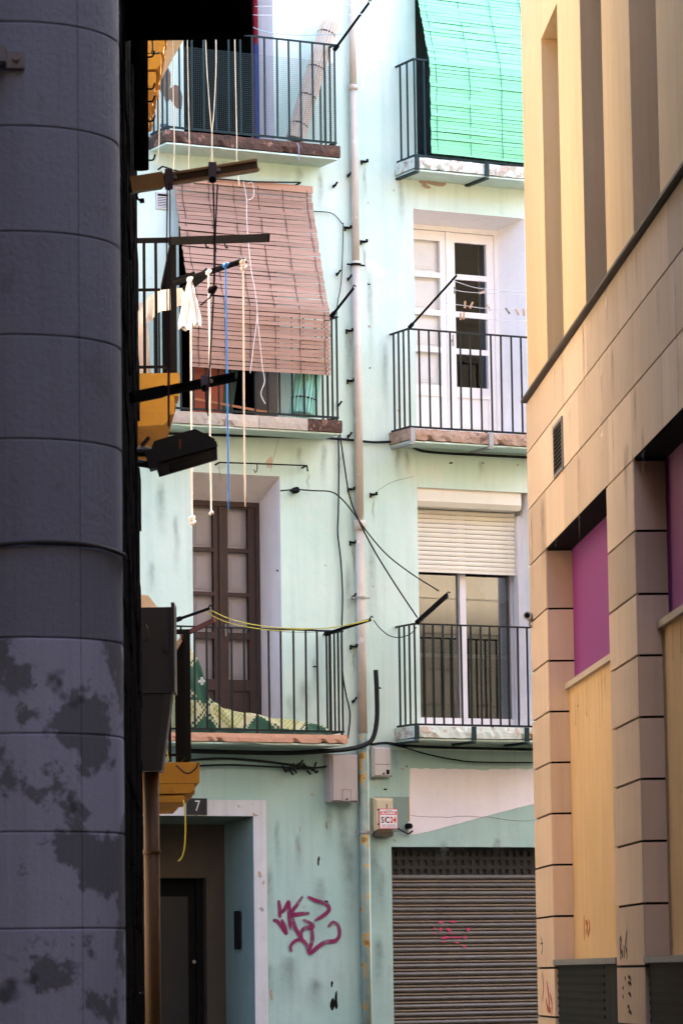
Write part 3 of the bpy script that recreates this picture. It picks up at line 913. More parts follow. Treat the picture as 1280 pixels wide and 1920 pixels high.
# whitewashed area above the shop with its slanting lower edge
pts = [(768, 1441), (830, 1442), (900, 1444), (960, 1441), (1040, 1443), (1040, 1497), (1002, 1507), (960, 1517), (900, 1533), (850, 1547), (800, 1560), (765, 1567), (767, 1500)]
mb = MB()
fine = []
for i in range(len(pts)):
    a, b = Vector(pts[i] + (0,)), Vector(pts[(i + 1) % len(pts)] + (0,))
    for k in range(6):
        q = a.lerp(b, k / 6)
        j = 1.6 if i in (0, 1, 2, 3) else .5
        fine.append(F(q.x, q.y + random.uniform(-j, j), .003))
mb.quad(*fine)
put('whitewash_patch', mb, PINKWASH, TB)
cr = [F(767 + 234 * t, 1529 + 8 * t + 2.2 * math.sin(9 * t) + random.uniform(-1, 1), .0) for t in [i / 16 for i in range(17)]]
put('crack', ribbon([(p.x, p.z) for p in cr], .005, -.0045), CRACK, TB)
cr = [F(695 + 82 * t, 930 - 42 * t - 6 * math.sin(4 * t), 0) for t in [i / 10 for i in range(11)]]
put('crack', ribbon([(p.x, p.z) for p in cr], .004, -.002), CRACK, TB)
cr = [F(523 - 16 * t, 812 + 75 * t + 5 * math.sin(6 * t), 0) for t in [i / 10 for i in range(11)]]
put('crack', ribbon([(p.x, p.z) for p in cr], .004, -.002), CRACK, TB)
# old sign mark with yellow border round the alarm box
a, b = F(742, 1494, .004), F(766, 1560, .004)
put('old_paint_rectangle', MB().quad((F(702, 1490, .004).x, -.0025, a.z), (b.x, -.0025, a.z), (b.x, -.0025, b.z), (F(702, 1490, .004).x, -.0025, b.z)), mat('grey_green_old_paint', (.20, .30, .28), (.27, .34, .3), scale=8), TB)
put('yellow_paint_line', MB().box(b.x, b.x + .012, -.004, -.0005, F(766, 1540).z, a.z), mat('ochre_line', (.45, .27, .06)), TB)

# rain dirt: runs below slabs, hooks and along the pipe
rd = random.Random(31)
def run(px, py, length, width, m, w=.0012):
    p = F(px, py, 0)
    q = [(p.x + rd.uniform(-.012, .012), p.z - length * k / 5) for k in range(6)]
    put('dirt_run', soft_run(q, width * 2.2, -w), m, TB)
for px, py, ln, wd_, m in ((600, 318, .5, .05, GRIMY), (560, 312, .3, .07, GRIMY), (420, 300, .25, .06, GRIMY), (606, 826, .55, .05, GRIMY), (640, 842, .5, .06, GRIMY), (560, 836, .3, .05, GRIMY),
        (752, 325, .7, .05, GRIMY), (790, 330, .2, .06, RUSTY), (745, 832, .45, .05, GRIMY), (762, 842, .3, .04, RUSTY), (900, 862, .25, .05, GRIMY), (740, 1395, .35, .05, GRIMY),
        (683, 312, .35, .025, RUSTY), (682, 462, .4, .025, RUSTY), (700, 935, .3, .02, RUSTY), (577, 884, .25, .02, RUSTY), (412, 872, .2, .02, RUSTY), (563, 350, .3, .02, RUSTY),
        (655, 628, .3, .02, RUSTY), (658, 925, .3, .02, RUSTY), (662, 1025, .3, .02, RUSTY), (663, 1220, .3, .02, RUSTY), (571, 1270, .55, .12, SOOTY), (590, 1230, .5, .06, GRIMY), (545, 1300, .4, .09, GRIMY),
        (615, 1510, .5, .07, GRIMY), (640, 1508, .8, .09, SOOTY), (655, 1560, 1.2, .12, SOOTY), (700, 1575, .9, .10, SOOTY), (715, 1620, .7, .07, GRIMY), (520, 1535, .6, .05, GRIMY), (560, 1560, .5, .06, GRIMY), (505, 1620, .7, .06, GRIMY),
        (600, 1640, .7, .10, GRIMY), (540, 1790, .5, .16, SOOTY), (590, 1830, .4, .14, SOOTY), (500, 1800, .5, .12, GRIMY), (708, 1750, .7, .09, SOOTY), (660, 330, .9, .05, GRIMY), (652, 600, 1.0, .05, GRIMY), (652, 1050, 1.2, .06, GRIMY),
        (692, 500, 1.1, .06, GRIMY), (695, 1000, 1.2, .07, GRIMY), (720, 640, .8, .05, GRIMY), (300, 900, .6, .08, GRIMY), (330, 960, .7, .05, GRIMY), (285, 1050, .4, .06, GRIMY), (830, 1575, .25, .08, GRIMY), (930, 1570, .2, .06, GRIMY)):
    run(px, py, ln, wd_, m, .0012 + rd.uniform(0, .0006))
# spray tag on the wall
def spray(strokes, width, m, parent, w=.004, name='spray_stroke'):
    for s in strokes:
        q = [F(260 + x * .328, 1460 + y * .328, w) for x, y in s]
        put(name, ribbon([(p.x, p.z) for p in q], width, -w), m, parent)
        w += .0006
spray([
    [(800, 690), (805, 740), (808, 800)], [(765, 810), (790, 815), (820, 850), (845, 895)], [(812, 770), (838, 740), (858, 692)], [(815, 800), (835, 850), (848, 895)],
    [(860, 690), (862, 780), (868, 870)], [(940, 668), (905, 720), (870, 775), (925, 772), (980, 768)], [(880, 790), (895, 850), (930, 915)],
    [(962, 672), (1010, 695), (1070, 715), (1088, 750), (1050, 785), (1000, 815)], [(935, 805), (970, 820), (998, 845), (950, 855), (930, 880), (935, 920)],
    [(990, 850), (992, 920), (975, 985)], [(875, 992), (868, 960), (890, 930), (930, 920), (960, 950), (980, 995), (1020, 965), (1065, 935), (1125, 925), (1148, 890), (1140, 840), (1110, 820), (1080, 850)],
], .042, GRAFFITI, TB)
# faint pink tag on the shutter slats
def shutter_spray(x, y, L, h):
    c = F(780 + x * .1094, 1680 + y * .1094, -.09)
    put('spray_mark', blob(c.x, c.z, L, h, .0925, int(x + y), 16, .3), PINKSPRAY, TB)
for x, y, L, h in ((425, 445, .024, .016), (630, 440, .05, .009), (315, 555, .011, .013), (420, 570, .02, .016), (560, 575, .026, .014), (890, 570, .028, .014), (500, 710, .045, .014), (690, 710, .045, .011), (838, 710, .018, .018), (480, 780, .02, .01), (830, 862, .02, .016), (305, 640, .014, .008), (600, 640, .03, .006), (700, 800, .02, .01)):
    shutter_spray(x, y, L, h)

# ================================================================== BEIGE STONE BUILDING (right side of the alley)
SB = thing('stone_clad_building', 'beige stone clad building with ochre stucco upper floor and purple window panels', 'building', RM, (0, 0, 0))
RT = 12.0
LEN = 44.0
iM = RM.inverted()
ux = iM.to_3x3() @ FU                 # the end wall runs along the cross street, parallel to the teal facade
def endp(t, back):                    # point on the end wall t metres from the corner, inset by back
    return (ux.x * t + back, ux.y * t + 0)
core = MB()
c0 = (0.02 + .0, .32); 
core.prism_z([(0.6, .32), (LEN, .32), (LEN, 24), (ux.x * 27 + .6, ux.y * 27)], 0, RT - .01)
put('core', core, SOOT, SB)
# end wall on the cross street, in courses
zc = 0.0
k = 0
while zc < RT:
    z2 = min(RT, zc + .447)
    mb = MB()
    a0 = (0.0, 0.0); a1 = (ux.x * 28, ux.y * 28)
    nn = Vector((-ux.y, ux.x, 0)) * -1
    inn = Vector((ux.y, -ux.x, 0)) * -1
    if inn.x < 0: inn = -inn
    b1 = (a1[0] + inn.x * .3, a1[1] + inn.y * .3)
    b0 = (a0[0] + inn.x * .3 + .02, a0[1] + inn.y * .3 + .32)
    mb.prism_z([(a0[0] + ux.x * .32, a0[1] + ux.y * .32), a1, b1, (b0[0], b0[1])][::-1], zc + .006, z2 - .006)
    put('end_wall_course', mb, mat('weathered_stone', (.46, .36, .26), (.39, .30, .21), rough=.85, scale=2, streak=.3), SB)
    zc = z2
# stone courses
ZC = [0.0, .485, .867, 1.249, 1.6155, 1.998, 2.380, 2.762, 3.144, 3.526, 3.908, 4.302, 4.748]
ZB = [4.748, 5.192, 5.640, 6.04]
GAP = .008
def stone_block(nm, s0, s1, w0, w1, z0, z1, m=STONE, parent=SB, bev=.006):
    mb = MB()
    z0 += GAP; z1 -= GAP
    mb.prism_z([(s0, w0 + bev), (s0 + bev, w0), (s1 - bev, w0), (s1, w0 + bev), (s1, w1), (s0, w1)], z0, z1)
    return put(nm, mb, m, parent)
piers = [(0.0, 1.2), (4.93, 6.30), (10.1, 11.5), (15.2, 16.6), (20.3, 21.7), (25.4, 44.0)]
opens = [(1.2, 4.93), (6.30, 10.1), (11.5, 15.2), (16.6, 20.3), (21.7, 25.4)]
for a, b in piers:
    for k in range(len(ZC) - 1):
        if b - a > 3:
            stone_block('stone_block', a, b, 0, .32, ZC[k], ZC[k + 1])
        else:
            stone_block('stone_block', a, b, 0, .32, ZC[k], ZC[k + 1])
    put('pier_core', MB().box(a + .025, b - .025, .02, .30, 0.01, 4.74), SOOT, SB)
rn = random.Random(4)
for k in range(3):
    s = 0.0
    while s < 32:
        ln = rn.uniform(1.1, 1.9)
        if k == 1 and s < 1.95 < s + ln: ln = 1.945 - s if 1.945 - s > .5 else ln
        z0, z1 = ZB[k], ZB[k + 1]
        mb = MB(); mb.box(s + .0008, s + ln - .0008, 0, .1, z0 + GAP * .8, z1 - GAP * .8)
        put('stone_panel', mb, STONE, SB)
        s += ln
put('band_backing', MB().box(.02, LEN, .02, .30, 4.75, 6.03), SOOT, SB)
put('ledge_flashing', MB().prism_x([(-.042, 6.066), (-.042, 6.046), (.0, 6.044), (.2, 6.044), (.2, 6.12), (.005, 6.12)][::-1], -.004, LEN), LEDGE, SB)
# openings: soffit, purple panel, parapet, base panel
for i, (a, b) in enumerate(opens):
    put('soffit', MB().box(a, b, .002, .32, 4.752, 4.775), SOOT, SB)
    put('purple_panel', MB().box(a + .002, b - .002, .20, .24, 3.60, 4.749), PURPLE, SB)
    put('parapet_coping', MB().box(a + .002, b - .002, .125, .199, 3.69, 3.735), COPING, SB)
    put('parapet', MB().box(a + .003, b - .003, .155, .199, 1.66, 3.689), PARAPET, SB)
    put('base_coping', MB().box(a + .002, b - .002, -.008, .154, 1.635, 1.675), COPING_D, SB)
    bp = put('base_panel', MB().box(a + .003, b - .003, .03, .15, 0.0, 1.634), BASEPANEL, SB)
    if i < 2:
        r = MB()
        z = .5
        while z < 1.6:
            r.box(a + .01, b - .9, .0235, .0295, z, z + .022); z += .055
        put('grille_bars', r, mat('dark_grille', (.013, .016, .0155), spec=.08, rough=.7, scale=6, bump=0), bp)
# upper stucco piers and niches
niches = [(1.43, 2.53), (3.90, 5.07), (6.44, 7.64), (9.0, 10.2), (11.6, 12.8), (14.2, 15.4), (16.8, 18)]
prev = 0.0
NT = 8.63
for a, b in niches + [(LEN, LEN)]:
    put('stucco_pier', MB().box(prev, a, .02, .36, 6.121, NT - .0005), STUCCO, SB)
    if b < LEN:
        put('niche_back', MB().box(a - .05, b + .05, .361, .40, 6.10, NT), STUCCO, SB)
    prev = b
put('stucco_wall', MB().box(0, LEN, .02, .40, NT, RT), STUCCO, SB)
rs_ = random.Random(77)
for k in range(34):
    s0 = rs_.uniform(.1, 9.5); z0 = rs_.choice((6.03, 6.03, 5.62, 5.18, 4.9)); ln = rs_.uniform(.25, .8)
    put('dirt_run', soft_run([(s0 + rs_.uniform(-.01, .01), z0 - ln * q / 4) for q in range(5)], rs_.uniform(.05, .25), -.0015 - .0002 * k), rs_.choice((STREAKD, STREAKD, STREAKL)), SB)
for a, b in opens[:2]:
    for k in range(12):
        s0 = rs_.uniform(a + .1, b - .1)
        put('dirt_run', soft_run([(s0, 3.68 - .1 * q * rs_.uniform(.6, 1.6)) for q in range(5)], rs_.uniform(.04, .16), .153 - .0002 * k), STREAKD, SB)
# vent
vt_ = put('wall_vent', MB().box(1.95, 1.975, -.012, .05, 5.19, 5.575).box(2.5, 2.53, -.012, .05, 5.19, 5.575).box(1.975, 2.5, -.012, .05, 5.19, 5.215).box(1.975, 2.5, -.012, .05, 5.55, 5.575), COPING_D, SB)
put('vent_hole', MB().box(1.975, 2.5, -.0025, -.0015, 5.215, 5.55), SOOT, vt_)
lm = shared('louvre', MB().bar((1.975, 0, 0), (2.5, 0, 0), .004, .026, (0, .6, 1)), LEDGE)
for k in range(11):
    inst('louvre', lm, vt_, (0, -.007, 5.232 + k * .03))
# marks on the piers
def rmark(px_pts, width, m, w=-.002, name='pen_mark'):
    q = [RW(x, y, w) for x, y in px_pts]
    put(name, ribbon([(p.x, p.z) for p in q], width, w), m, SB)
def cz(x, y): return (1120 + x * .1146, 1700 + y * .1146)
rmark([cz(*p) for p in ((370, 880), (365, 780), (358, 600), (370, 510), (382, 560), (372, 700), (395, 780), (385, 860))], .03, MARKER)
rmark([cz(*p) for p in ((392, 690), (408, 760), (400, 830))], .03, MARKER)
rmark([cz(*p) for p in ((420, 620), (432, 720), (430, 850))], .035, MARKER, -.0025)
rmark([cz(*p) for p in ((478, 370), (460, 520), (452, 640), (475, 760), (472, 870))], .035, MARKER, -.003)
for a, b in (((490, 1140), (540, 1200)), ((490, 1240), (550, 1280)), ((495, 1410), (545, 1480)), ((480, 1620), (520, 1690)), ((495, 1710), (555, 1760)), ((435, 1160), (445, 1200)), ((400, 1330), (415, 1350)), ((400, 1470), (412, 1490))):
    rmark([cz(*a), cz((a[0] + b[0]) / 2 + 8, (a[1] + b[1]) / 2 - 6), cz(*b)], .025, MARKER)
for k, pts in enumerate((((1015, 1820), (1018, 1850), (1016, 1880)), ((1024, 1840), (1028, 1870), (1030, 1900)), ((1030, 1862), (1034, 1882), (1033, 1905)), ((1022, 1870), (1026, 1890), (1032, 1895)))):
    rmark(pts, .05, ORANGESPRAY if k != 1 else PINKSPRAY, -.002 - .0005 * k, 'spray_mark')
for k, pts in enumerate((((1094, 1715), (1095, 1740), (1095, 1765)), ((1097, 1728), (1101, 1735), (1098, 1752)), ((1103, 1724), (1105, 1740), (1101, 1756)))):
    q = [RW(x, y, .154) for x, y in pts]
    put('spray_mark', ribbon([(p.x, p.z) for p in q], .05, .1535 - .0005 * k), ORANGESPRAY, SB)
rmark([(1013, 1755), (1016, 1775), (1014, 1790)], .03, MARKER)
rmark([(1012, 1770), (1017, 1768)], .03, MARKER, -.003)

# ================================================================== GREY CORNER BUILDING (left, near) with the round column
GB = thing('grey_corner_building', 'dark grey stone building with a round corner column of large drums', 'building', WM, (-1.28, 15, 0))
LH, LG = 9.8, 11.6                    # height of the row on the left
CX, CY, CR = -1.28, 15.0, .418
ys = [-150, 40, 235, 433, 627, 822, 1020, 1195, 1375, 1560, 1742]
zj = [P(30, y, CY - CR).z for y in ys]
zj = [zj[0] + .43 * k for k in (8, 7, 6, 5, 4, 3, 2, 1)] + zj + [zj[-1] - .38 * k for k in (1, 2, 3, 4)] + [0.0]
aj = math.atan2(P(152, 1000, CY).x - CX, 0)
xj = P(152, 1000, CY - .3).x - CX
th_j = math.asin(max(-1, min(1, xj / CR)))       # angle of the upright joint, from the camera side
def drum_block(z0, z1, t0, t1, m, seed):
    mb = MB()
    n = max(6, int((t1 - t0) / .09))
    r = random.Random(seed)
    g_ = .0014
    rows = [(z0 + g_, CR - .004), (z0 + g_ + .005, CR), (z1 - g_ - .005, CR), (z1 - g_, CR - .004)]
    for z, rr in rows:
        for i in range(n + 1):
            t = t0 + (t1 - t0) * i / n
            q = rr
            if i in (0, n): q -= .0015
            mb.v.append(Vector((CX + q * math.sin(t), CY - q * math.cos(t), z)))
    for j in range(3):
        for i in range(n):
            a = j * (n + 1) + i
            mb.f.append([a, a + 1, a + n + 2, a + n + 1])
    return put('stone_block', mb, m, GB, smooth=False)
for k in range(len(zj) - 1):
    z1, z0 = zj[k], zj[k + 1]
    if z1 - z0 < .02: continue
    m = PEELSTONE if z1 < P(30, 1200, CY - CR).z + .05 else GREYSTONE
    drum_block(z0, z1, th_j + .003, 1.9, m, k * 2)
    drum_block(z0, z1, -1.9, th_j - .003, m, k * 2 + 1)
put('column_core', MB().tube([(CX, CY, 0), (CX, CY, zj[0])], CR - .02, 32), DARKSTONE, GB)
# lead cable along the sixth joint, with clips, and the strap bracket above
z6 = P(30, 1020, CY - CR).z
pts = [(CX + (CR + .012) * math.sin(t), CY - (CR + .012) * math.cos(t), z6 + .01 * math.sin(3 * t)) for t in [-1.2 + 2.9 * i / 30 for i in range(31)]]
put('wall_cable', MB().tube(pts, .009, 6), mat('grey_cable', (.035, .035, .042), bump=.1), GB, smooth=True)
bk = P(18, 105, CY - CR - .05)
t = math.asin((bk.x + .055 - CX) / CR)
br = MB()
br.box(bk.x - .07, bk.x - .012, CY - CR - .10, CY - CR - .002, bk.z - .03, bk.z + .03)
br.box(bk.x - .014, bk.x + .055, CY - CR - .02, CY - CR + .005, bk.z - .04, bk.z + .025)
pb = put('strap_bracket', br, mat('grey_painted_metal', (.16, .155, .18), rough=.5), GB)
put('bolt_head', MB().disc((bk.x + .025, CY - CR - .025, bk.z), .014, (0, 1, 0), 10, .02), mat('grey_painted_metal', (.2, .2, .2)), pb)
# the long side wall behind the column, near-black, in rough blocks
WA, WB_ = Vector((-.93, 15.35, 0)), Vector((P(262, 900, 25.5).x, 25.5, 0))
wd = (WB_ - WA).normalized()
wn = Vector((wd.y, -wd.x, 0))
wl = (WB_ - WA).length
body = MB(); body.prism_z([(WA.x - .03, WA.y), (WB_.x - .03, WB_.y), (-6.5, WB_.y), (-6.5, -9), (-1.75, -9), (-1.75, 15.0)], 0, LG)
put('body', body, DARKSTONE, GB)
put('light_block_wing', MB().box(-14, 12, -14, -3, 0, 19), mat('light_block_brown_render', (.18, .125, .075), (.145, .10, .06), rough=.95, scale=2, bump=.2), GB)  # unseen block added behind the camera to cut sky light and bounce warm
rr = random.Random(12)
z = 0
while z < LG:
    h = rr.uniform(.32, .42)
    s = 0 - rr.uniform(0, .4)
    while s < wl - .05:
        ln = rr.uniform(.5, .9)
        a, b = max(0, s), min(wl, s + ln)
        pr = rr.uniform(-.012, .012)
        if b - a > .05:
            p0, p1 = WA + wd * (a + .004), WA + wd * (b - .004)
            o_ = wn * (.0 + pr)
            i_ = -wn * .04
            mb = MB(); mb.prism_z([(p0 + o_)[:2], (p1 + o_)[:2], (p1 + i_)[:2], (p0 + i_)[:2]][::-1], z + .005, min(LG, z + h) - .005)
            put('wall_block', mb, DARKSTONE, GB)
        s += ln
    z += h
# dark overhanging balcony of that building
ov = MB()
q = P(475, 66, 20.5); q2 = P(478, 66, 18.8)
xw = -1.3
ov.box(xw, q.x, 18.8, 20.5, q.z + .0, q.z + .9)
put('overhanging_balcony', ov, DARKWOOD, GB)
bm = MB()
for k in range(5):
    y = 18.9 + k * .36
    bm.box(xw, q.x - .05, y, y + .09, q.z - .04, q.z - .001)
put('balcony_joists', bm, DARKWOOD, GB)
# black downpipe with hooks beside it, ending above the bronze arm
dp = P(268, 200, 23.5)
dpz = P(268, 330, 23.5).z
put('black_downpipe', MB().tube([(dp.x - .01, 23.3, dpz), (dp.x - .01, 23.3, 12)], .055, 12), DARKWOOD, GB, smooth=True)
for py in (112, 172, 195, 232, 305):
    z = P(275, py, 23.3).z
    put('pipe_hook', MB().tube(smooth_path([(dp.x + .03, 23.22, z), (dp.x + .075, 23.2, z - .005), (dp.x + .09, 23.2, z + .03)], 4), .006, 6), DARKWOOD, GB)

# ================================================================== OCHRE HOUSE (left, beyond)
YH = thing('ochre_house', 'ochre plastered house with moulded balcony slabs along the alley', 'house', WM, (-1.6, 24.6, 0))
XW = -1.72
cor_ = iM  # noqa
endL = (XW - FU.x * 5, 31.3 - FU.y * 5)
put('wall', MB().prism_z([(XW, 25.82), (XW, 31.3), endL, (-6.2, 25.82)], 0, LH), mat('weathered_cream_wall', (.50, .42, .33), (.42, .35, .27), bump=.3), YH)
# unseen wall added between the two houses, its slot shaped for a sliver of sun
put('slotted_light_wall', MB().box(XW - .12, XW - .02, 25.51, 25.815, 0, 6.22).box(XW - .12, XW - .02, 25.51, 25.815, 7.04, LH).box(XW - .12, XW - .02, 25.51, 25.60, 6.221, 7.039).box(XW - .12, XW - .02, 25.72, 25.815, 6.221, 7.039), CREAMWALL, YH)
SKEW = .085                            # the outer edges run slightly towards the wall
def ochre_balcony(name, tiers, Y0, Y1, label):
    """tiers: (right px, top py, bottom py) of the stepped slab end, measured at its near face"""
    mb_first = True
    root = None
    for (px, t, b) in tiers:
        xr = P(px, (t + b) / 2, Y0).x; z1 = P(px, t, Y0).z; z0 = P(px, b, Y0).z
        dd = 0 if root is None else .012
        mb = MB().rough_box(Y0, Y1, -xr, -XW, z0, z1, .08, .006, random.Random(int(px)))
        mb.v = [Vector((-v.y - SKEW * (v.x - Y0) * (1 if -v.y > XW + .01 else 0), v.x, v.z)) for v in mb.v]
        mb.f = [f for f in mb.f]
        if root is None:
            root = put('balcony', mb, OCHRE, YH, label=label)
        else:
            put('moulding', mb, OCHRE, root)
    return root
OB2 = ochre_balcony('b', ((337, 699, 742), (328, 742.5, 776), (316, 776.5, 801)), 28.3, 30.4, 'upper ochre balcony slab above the floodlight')
OB1 = ochre_balcony('b', ((375, 1428, 1468), (366, 1468.5, 1490), (346, 1490.5, 1504)), 28.3, 30.4, 'lower ochre balcony slab beside the number plate')
OB3 = ochre_balcony('b', ((316, 30, 68), (309, 68.5, 100), (303, 100.5, 134), (293, 134.5, 160)), 28.3, 30.4, 'topmost ochre balcony slab')
def ochre_rail(slab, px_r, top_py, floor_py, Y0, Y1, bars, npost):
    xr = P(px_r, (top_py + floor_py) / 2, Y0).x
    zt, zf = P(px_r, top_py, Y0).z, P(px_r, floor_py, Y0).z
    put('handrail', MB().box(XW, xr + .02, Y0 - .02, Y0 + .02, zt - .035, zt).bar((xr, Y0 + .021, zt - .0175), (xr - SKEW * (Y1 - Y0), Y1, zt - .0175), .04, .033), BLACK, slab)
    put('bottom_rail', MB().box(XW, xr + .012, Y0 - .01, Y0 + .01, zf + .04, zf + .06).bar((xr, Y0 + .011, zf + .05), (xr - SKEW * (Y1 - Y0), Y1, zf + .05), .024, .018), BLACK, slab)
    me = shared('baluster', MB().box(-.011, .011, -.011, .011, zf, zt - .036), BLACK)
    for px in bars:
        inst('baluster', me, slab, (P(px, (top_py + floor_py) / 2, Y0).x, Y0, 0))
    n = npost
    for k in range(n):
        inst('baluster', me, slab, (xr - SKEW * (Y1 - Y0) * k / (n - 1), Y0 + (Y1 - Y0) * k / (n - 1), 0))
    put('corner_post', MB().box(xr - .022, xr + .022, Y0 - .022, Y0 + .022, zf, zt - .0355), BLACK, slab)
    return xr, zt
xr2, zt2 = ochre_rail(OB2, 326, 446, 700, 28.35, 30.35, (271, 293), 16)
xr1, zt1 = ochre_rail(OB1, 352, 1180, 1428, 28.35, 30.35, (300, 318), 16)
put('mid_rail', MB().box(XW, xr2 - .1, 28.34, 28.36, P(280, 546, 28.35).z, P(280, 541, 28.35).z), BLACK, OB2)
# cream soffit of the far end, over the cross street corner
z9 = P(350, 65, 31.5).z
e0, e1 = P(350, 65, 31.5), P(278, 195, 34.0)
ed_ = (e1 - e0)
n0 = e0 - ed_ * 1.0
s_ = MB(); s_.prism_z([(n0.x, n0.y), (e1.x, e1.y), (-3.4, e1.y + .3), (-3.4, n0.y)], z9, z9 + .35)
CH = thing('cream_house', 'cream plastered house corner with overhanging eaves beyond the ochre balconies', 'house', WM, (-2.5, 33, 0))
put('eaves', s_, CREAMWALL, CH)
put('wall', MB().box(-3.4, -2.05, 31.6, 33.6, 0, z9 - .001), CREAMWALL, CH)
put('upper_wall', MB().box(-3.4, -1.95, 31.6, 33.6, z9 + .351, 9.8), CREAMWALL, CH)
# balcony conduit loops on the top slab
put('wall_cable', MB().tube(smooth_path([P(276, 66, 28.2), P(285, 75, 28.2), P(287, 90, 28.2), P(286, 100, 28.2), P(300, 99, 28.2)], 5), .008, 6), CABLE, OB3)

# ================================================================== THINGS ON THE TEAL FACADE
# ---- drainpipe between the two bays
pu = F(666, 500, .05).x
dpz = [F(666, y, .05).z for y in (-60, 165, 495, 985, 1375)]
DP = thing('drainpipe', 'beige pink drainpipe running down the teal wall between the balconies', 'pipe', FM, (pu, -.06, 0))
for a, b, r in ((dpz[0], dpz[1], .035), (dpz[1] - .002, dpz[2], .037), (dpz[2] - .002, dpz[3], .043), (dpz[3] - .002, dpz[4], .046)):
    put('pipe_section', MB().tube([(pu, -.06, b + .001), (pu, -.06, a)], r, 16), PIPE, DP, smooth=True)
put('pipe_section', MB().tube([(pu, -.06, 0), (pu, -.06, dpz[4] - .001)], .046, 16), PIPE_LOW, DP, smooth=True, label='lower pipe length stained green and ochre')
for z, r, h in ((dpz[1], .047, .05), (dpz[2], .050, .05), (dpz[3], .058, .10)):
    put('pipe_collar', MB().tube([(pu, -.06, z - h / 2), (pu, -.06, z + h / 2)], r, 16), PIPE, DP, smooth=True)
for py in (497, 1121, 1560):
    z = F(666, py, .05).z
    put('pipe_clamp', MB().tube([(pu, -.06, z - .012), (pu, -.06, z + .012)], .056, 16).box(pu - .1, pu + .1, -.066, -.054, z - .008, z + .008), METAL if py > 1000 else BLACK, DP)
put('stain_pipe', MB().tube([(pu + .055, -.03, 0), (pu + .055, -.03, F(683, 1400).z)], .02, 10), TEAL, DP, smooth=True, label='thin teal painted pipe beside the lower length')

# ---- small iron hooks and clips along the pipe
HK = 'iron hooks and clips beside the drainpipe'
hooks = [(683, 303, 1), (655, 327, 0), (652, 427, 1), (682, 453, 1), (655, 521, 0), (634, 512, 0), (655, 620, 1), (657, 714, 1), (655, 816, 0), (658, 917, 1), (662, 1017, 1), (663, 1118, 0), (663, 1212, 1), (664, 1313, 0), (700, 927, 1), (628, 347, 0), (636, 758, 0)]
names = ['by the top left balcony', 'clipped askew under the top balcony', 'at the top edge of the brown blind', 'right of the pipe beside the brown blind', 'just under the upper pipe clamp', 'left of the pipe near the brown blind', 'beside the middle balcony rail', 'beside the middle balcony bars', 'under the middle balcony slab', 'level with the hanging rope ends', 'below the pipe socket', 'behind the lower pipe clamp', 'beside the lowest balcony rail', 'beside the lowest balcony bars', 'right of the pipe above the roller shutter', 'under the top left slab', 'at the middle balcony corner']
for i, ((px, py, kd), nm) in enumerate(zip(hooks, names)):
    p = F(px, py, .03)
    mb = MB()
    if kd:
        mb.box(p.x - .028, p.x + .028, -.05, .0, p.z - .008, p.z + .008).box(p.x + .01, p.x + .026, -.07, -.05, p.z - .012, p.z + .022)
        mb.box(p.x - .03, p.x - .012, -.006, .0, p.z - .03, p.z + .018)
    else:
        mb.bar((p.x - .022, -.03, p.z - .03), (p.x + .018, -.05, p.z + .03), .018, .018).box(p.x - .012, p.x + .004, -.04, 0, p.z - .012, p.z + .004)
    top('wall_hook', mb, BLACK, FM, 'small dark iron hook ' + nm, 'hook', HK)

# ---- cables on the wall
def cable(pts, r, label, w=.03, m=CABLE, name='wall_cable', cat='cable', group='cables strung across the teal wall', n=7):
    q = [F(x, y, w) for x, y in pts]
    return top(name, MB().tube(smooth_path(q, 7), r, n), m, FM, label, cat, group, smooth=True)
cable([(255, 812), (330, 813), (420, 816), (520, 819), (600, 821), (650, 824), (700, 829), (745, 828), (765, 834), (790, 845), (840, 850), (900, 853), (1040, 860)], .013, 'thick black cable running level under both middle balconies')
cable([(588, 396), (622, 400), (640, 418), (643, 425), (641, 500), (638, 540), (633, 566), (630, 600)], .005, 'thin wire bending down from beside the brown blind')
cable([(634, 806), (635, 880), (634, 960), (633, 1000), (639, 1055), (642, 1120), (640, 1200), (642, 1260), (648, 1300), (656, 1340), (652, 1385)], .008, 'black wire dropping from the middle balcony to the lowest one')
cable([(526, 920), (555, 918), (590, 920), (620, 922), (640, 935), (665, 965), (690, 1000), (725, 1040), (770, 1075), (822, 1108)], .007, 'black wire sagging from the brown door to the right window', .12)
cable([(636, 806), (645, 870), (655, 930), (672, 975), (700, 1030), (740, 1095), (782, 1158)], .008, 'black wire slanting down past the pipe socket', .2)
cable([(704, 1256), (706, 1300), (706, 1350), (698, 1385), (680, 1398), (650, 1405), (600, 1409), (520, 1412), (340, 1408)], .024, 'fat black conduit curving away beneath the lowest left balcony', .145, name='conduit', cat='conduit')
cable([(694, 1396), (725, 1393), (760, 1398), (850, 1402), (1040, 1406)], .014, 'thick black cable hung under the right balcony slab', .04)
cable([(725, 1394), (760, 1402), (800, 1414), (850, 1424), (900, 1429), (1040, 1430)], .008, 'slack black cable sagging above the whitewashed patch', .05)
cable([(345, 1426), (420, 1422), (500, 1428), (560, 1436), (590, 1440)], .012, 'dusty cable run beneath the terracotta slab', .04)
cable([(345, 1437), (430, 1434), (520, 1438), (575, 1441), (612, 1437)], .010, 'lower cable ending at the grey meter cupboard', .05)
cable([(700, 1163), (712, 1178), (730, 1192), (750, 1195), (770, 1188), (780, 1176)], .005, 'thin wire looping between the two lower balconies', .3)
p = F(555, 919, .05)
top('junction_box', MB().disc((p.x, -.04, p.z), .032, (0, 1, 0), 14, .06).box(p.x - .05, p.x + .05, -.03, -.012, p.z - .012, p.z + .012), BLACK, FM, 'round black junction box on the wire beside the brown door', 'junction box')
kn = MB()
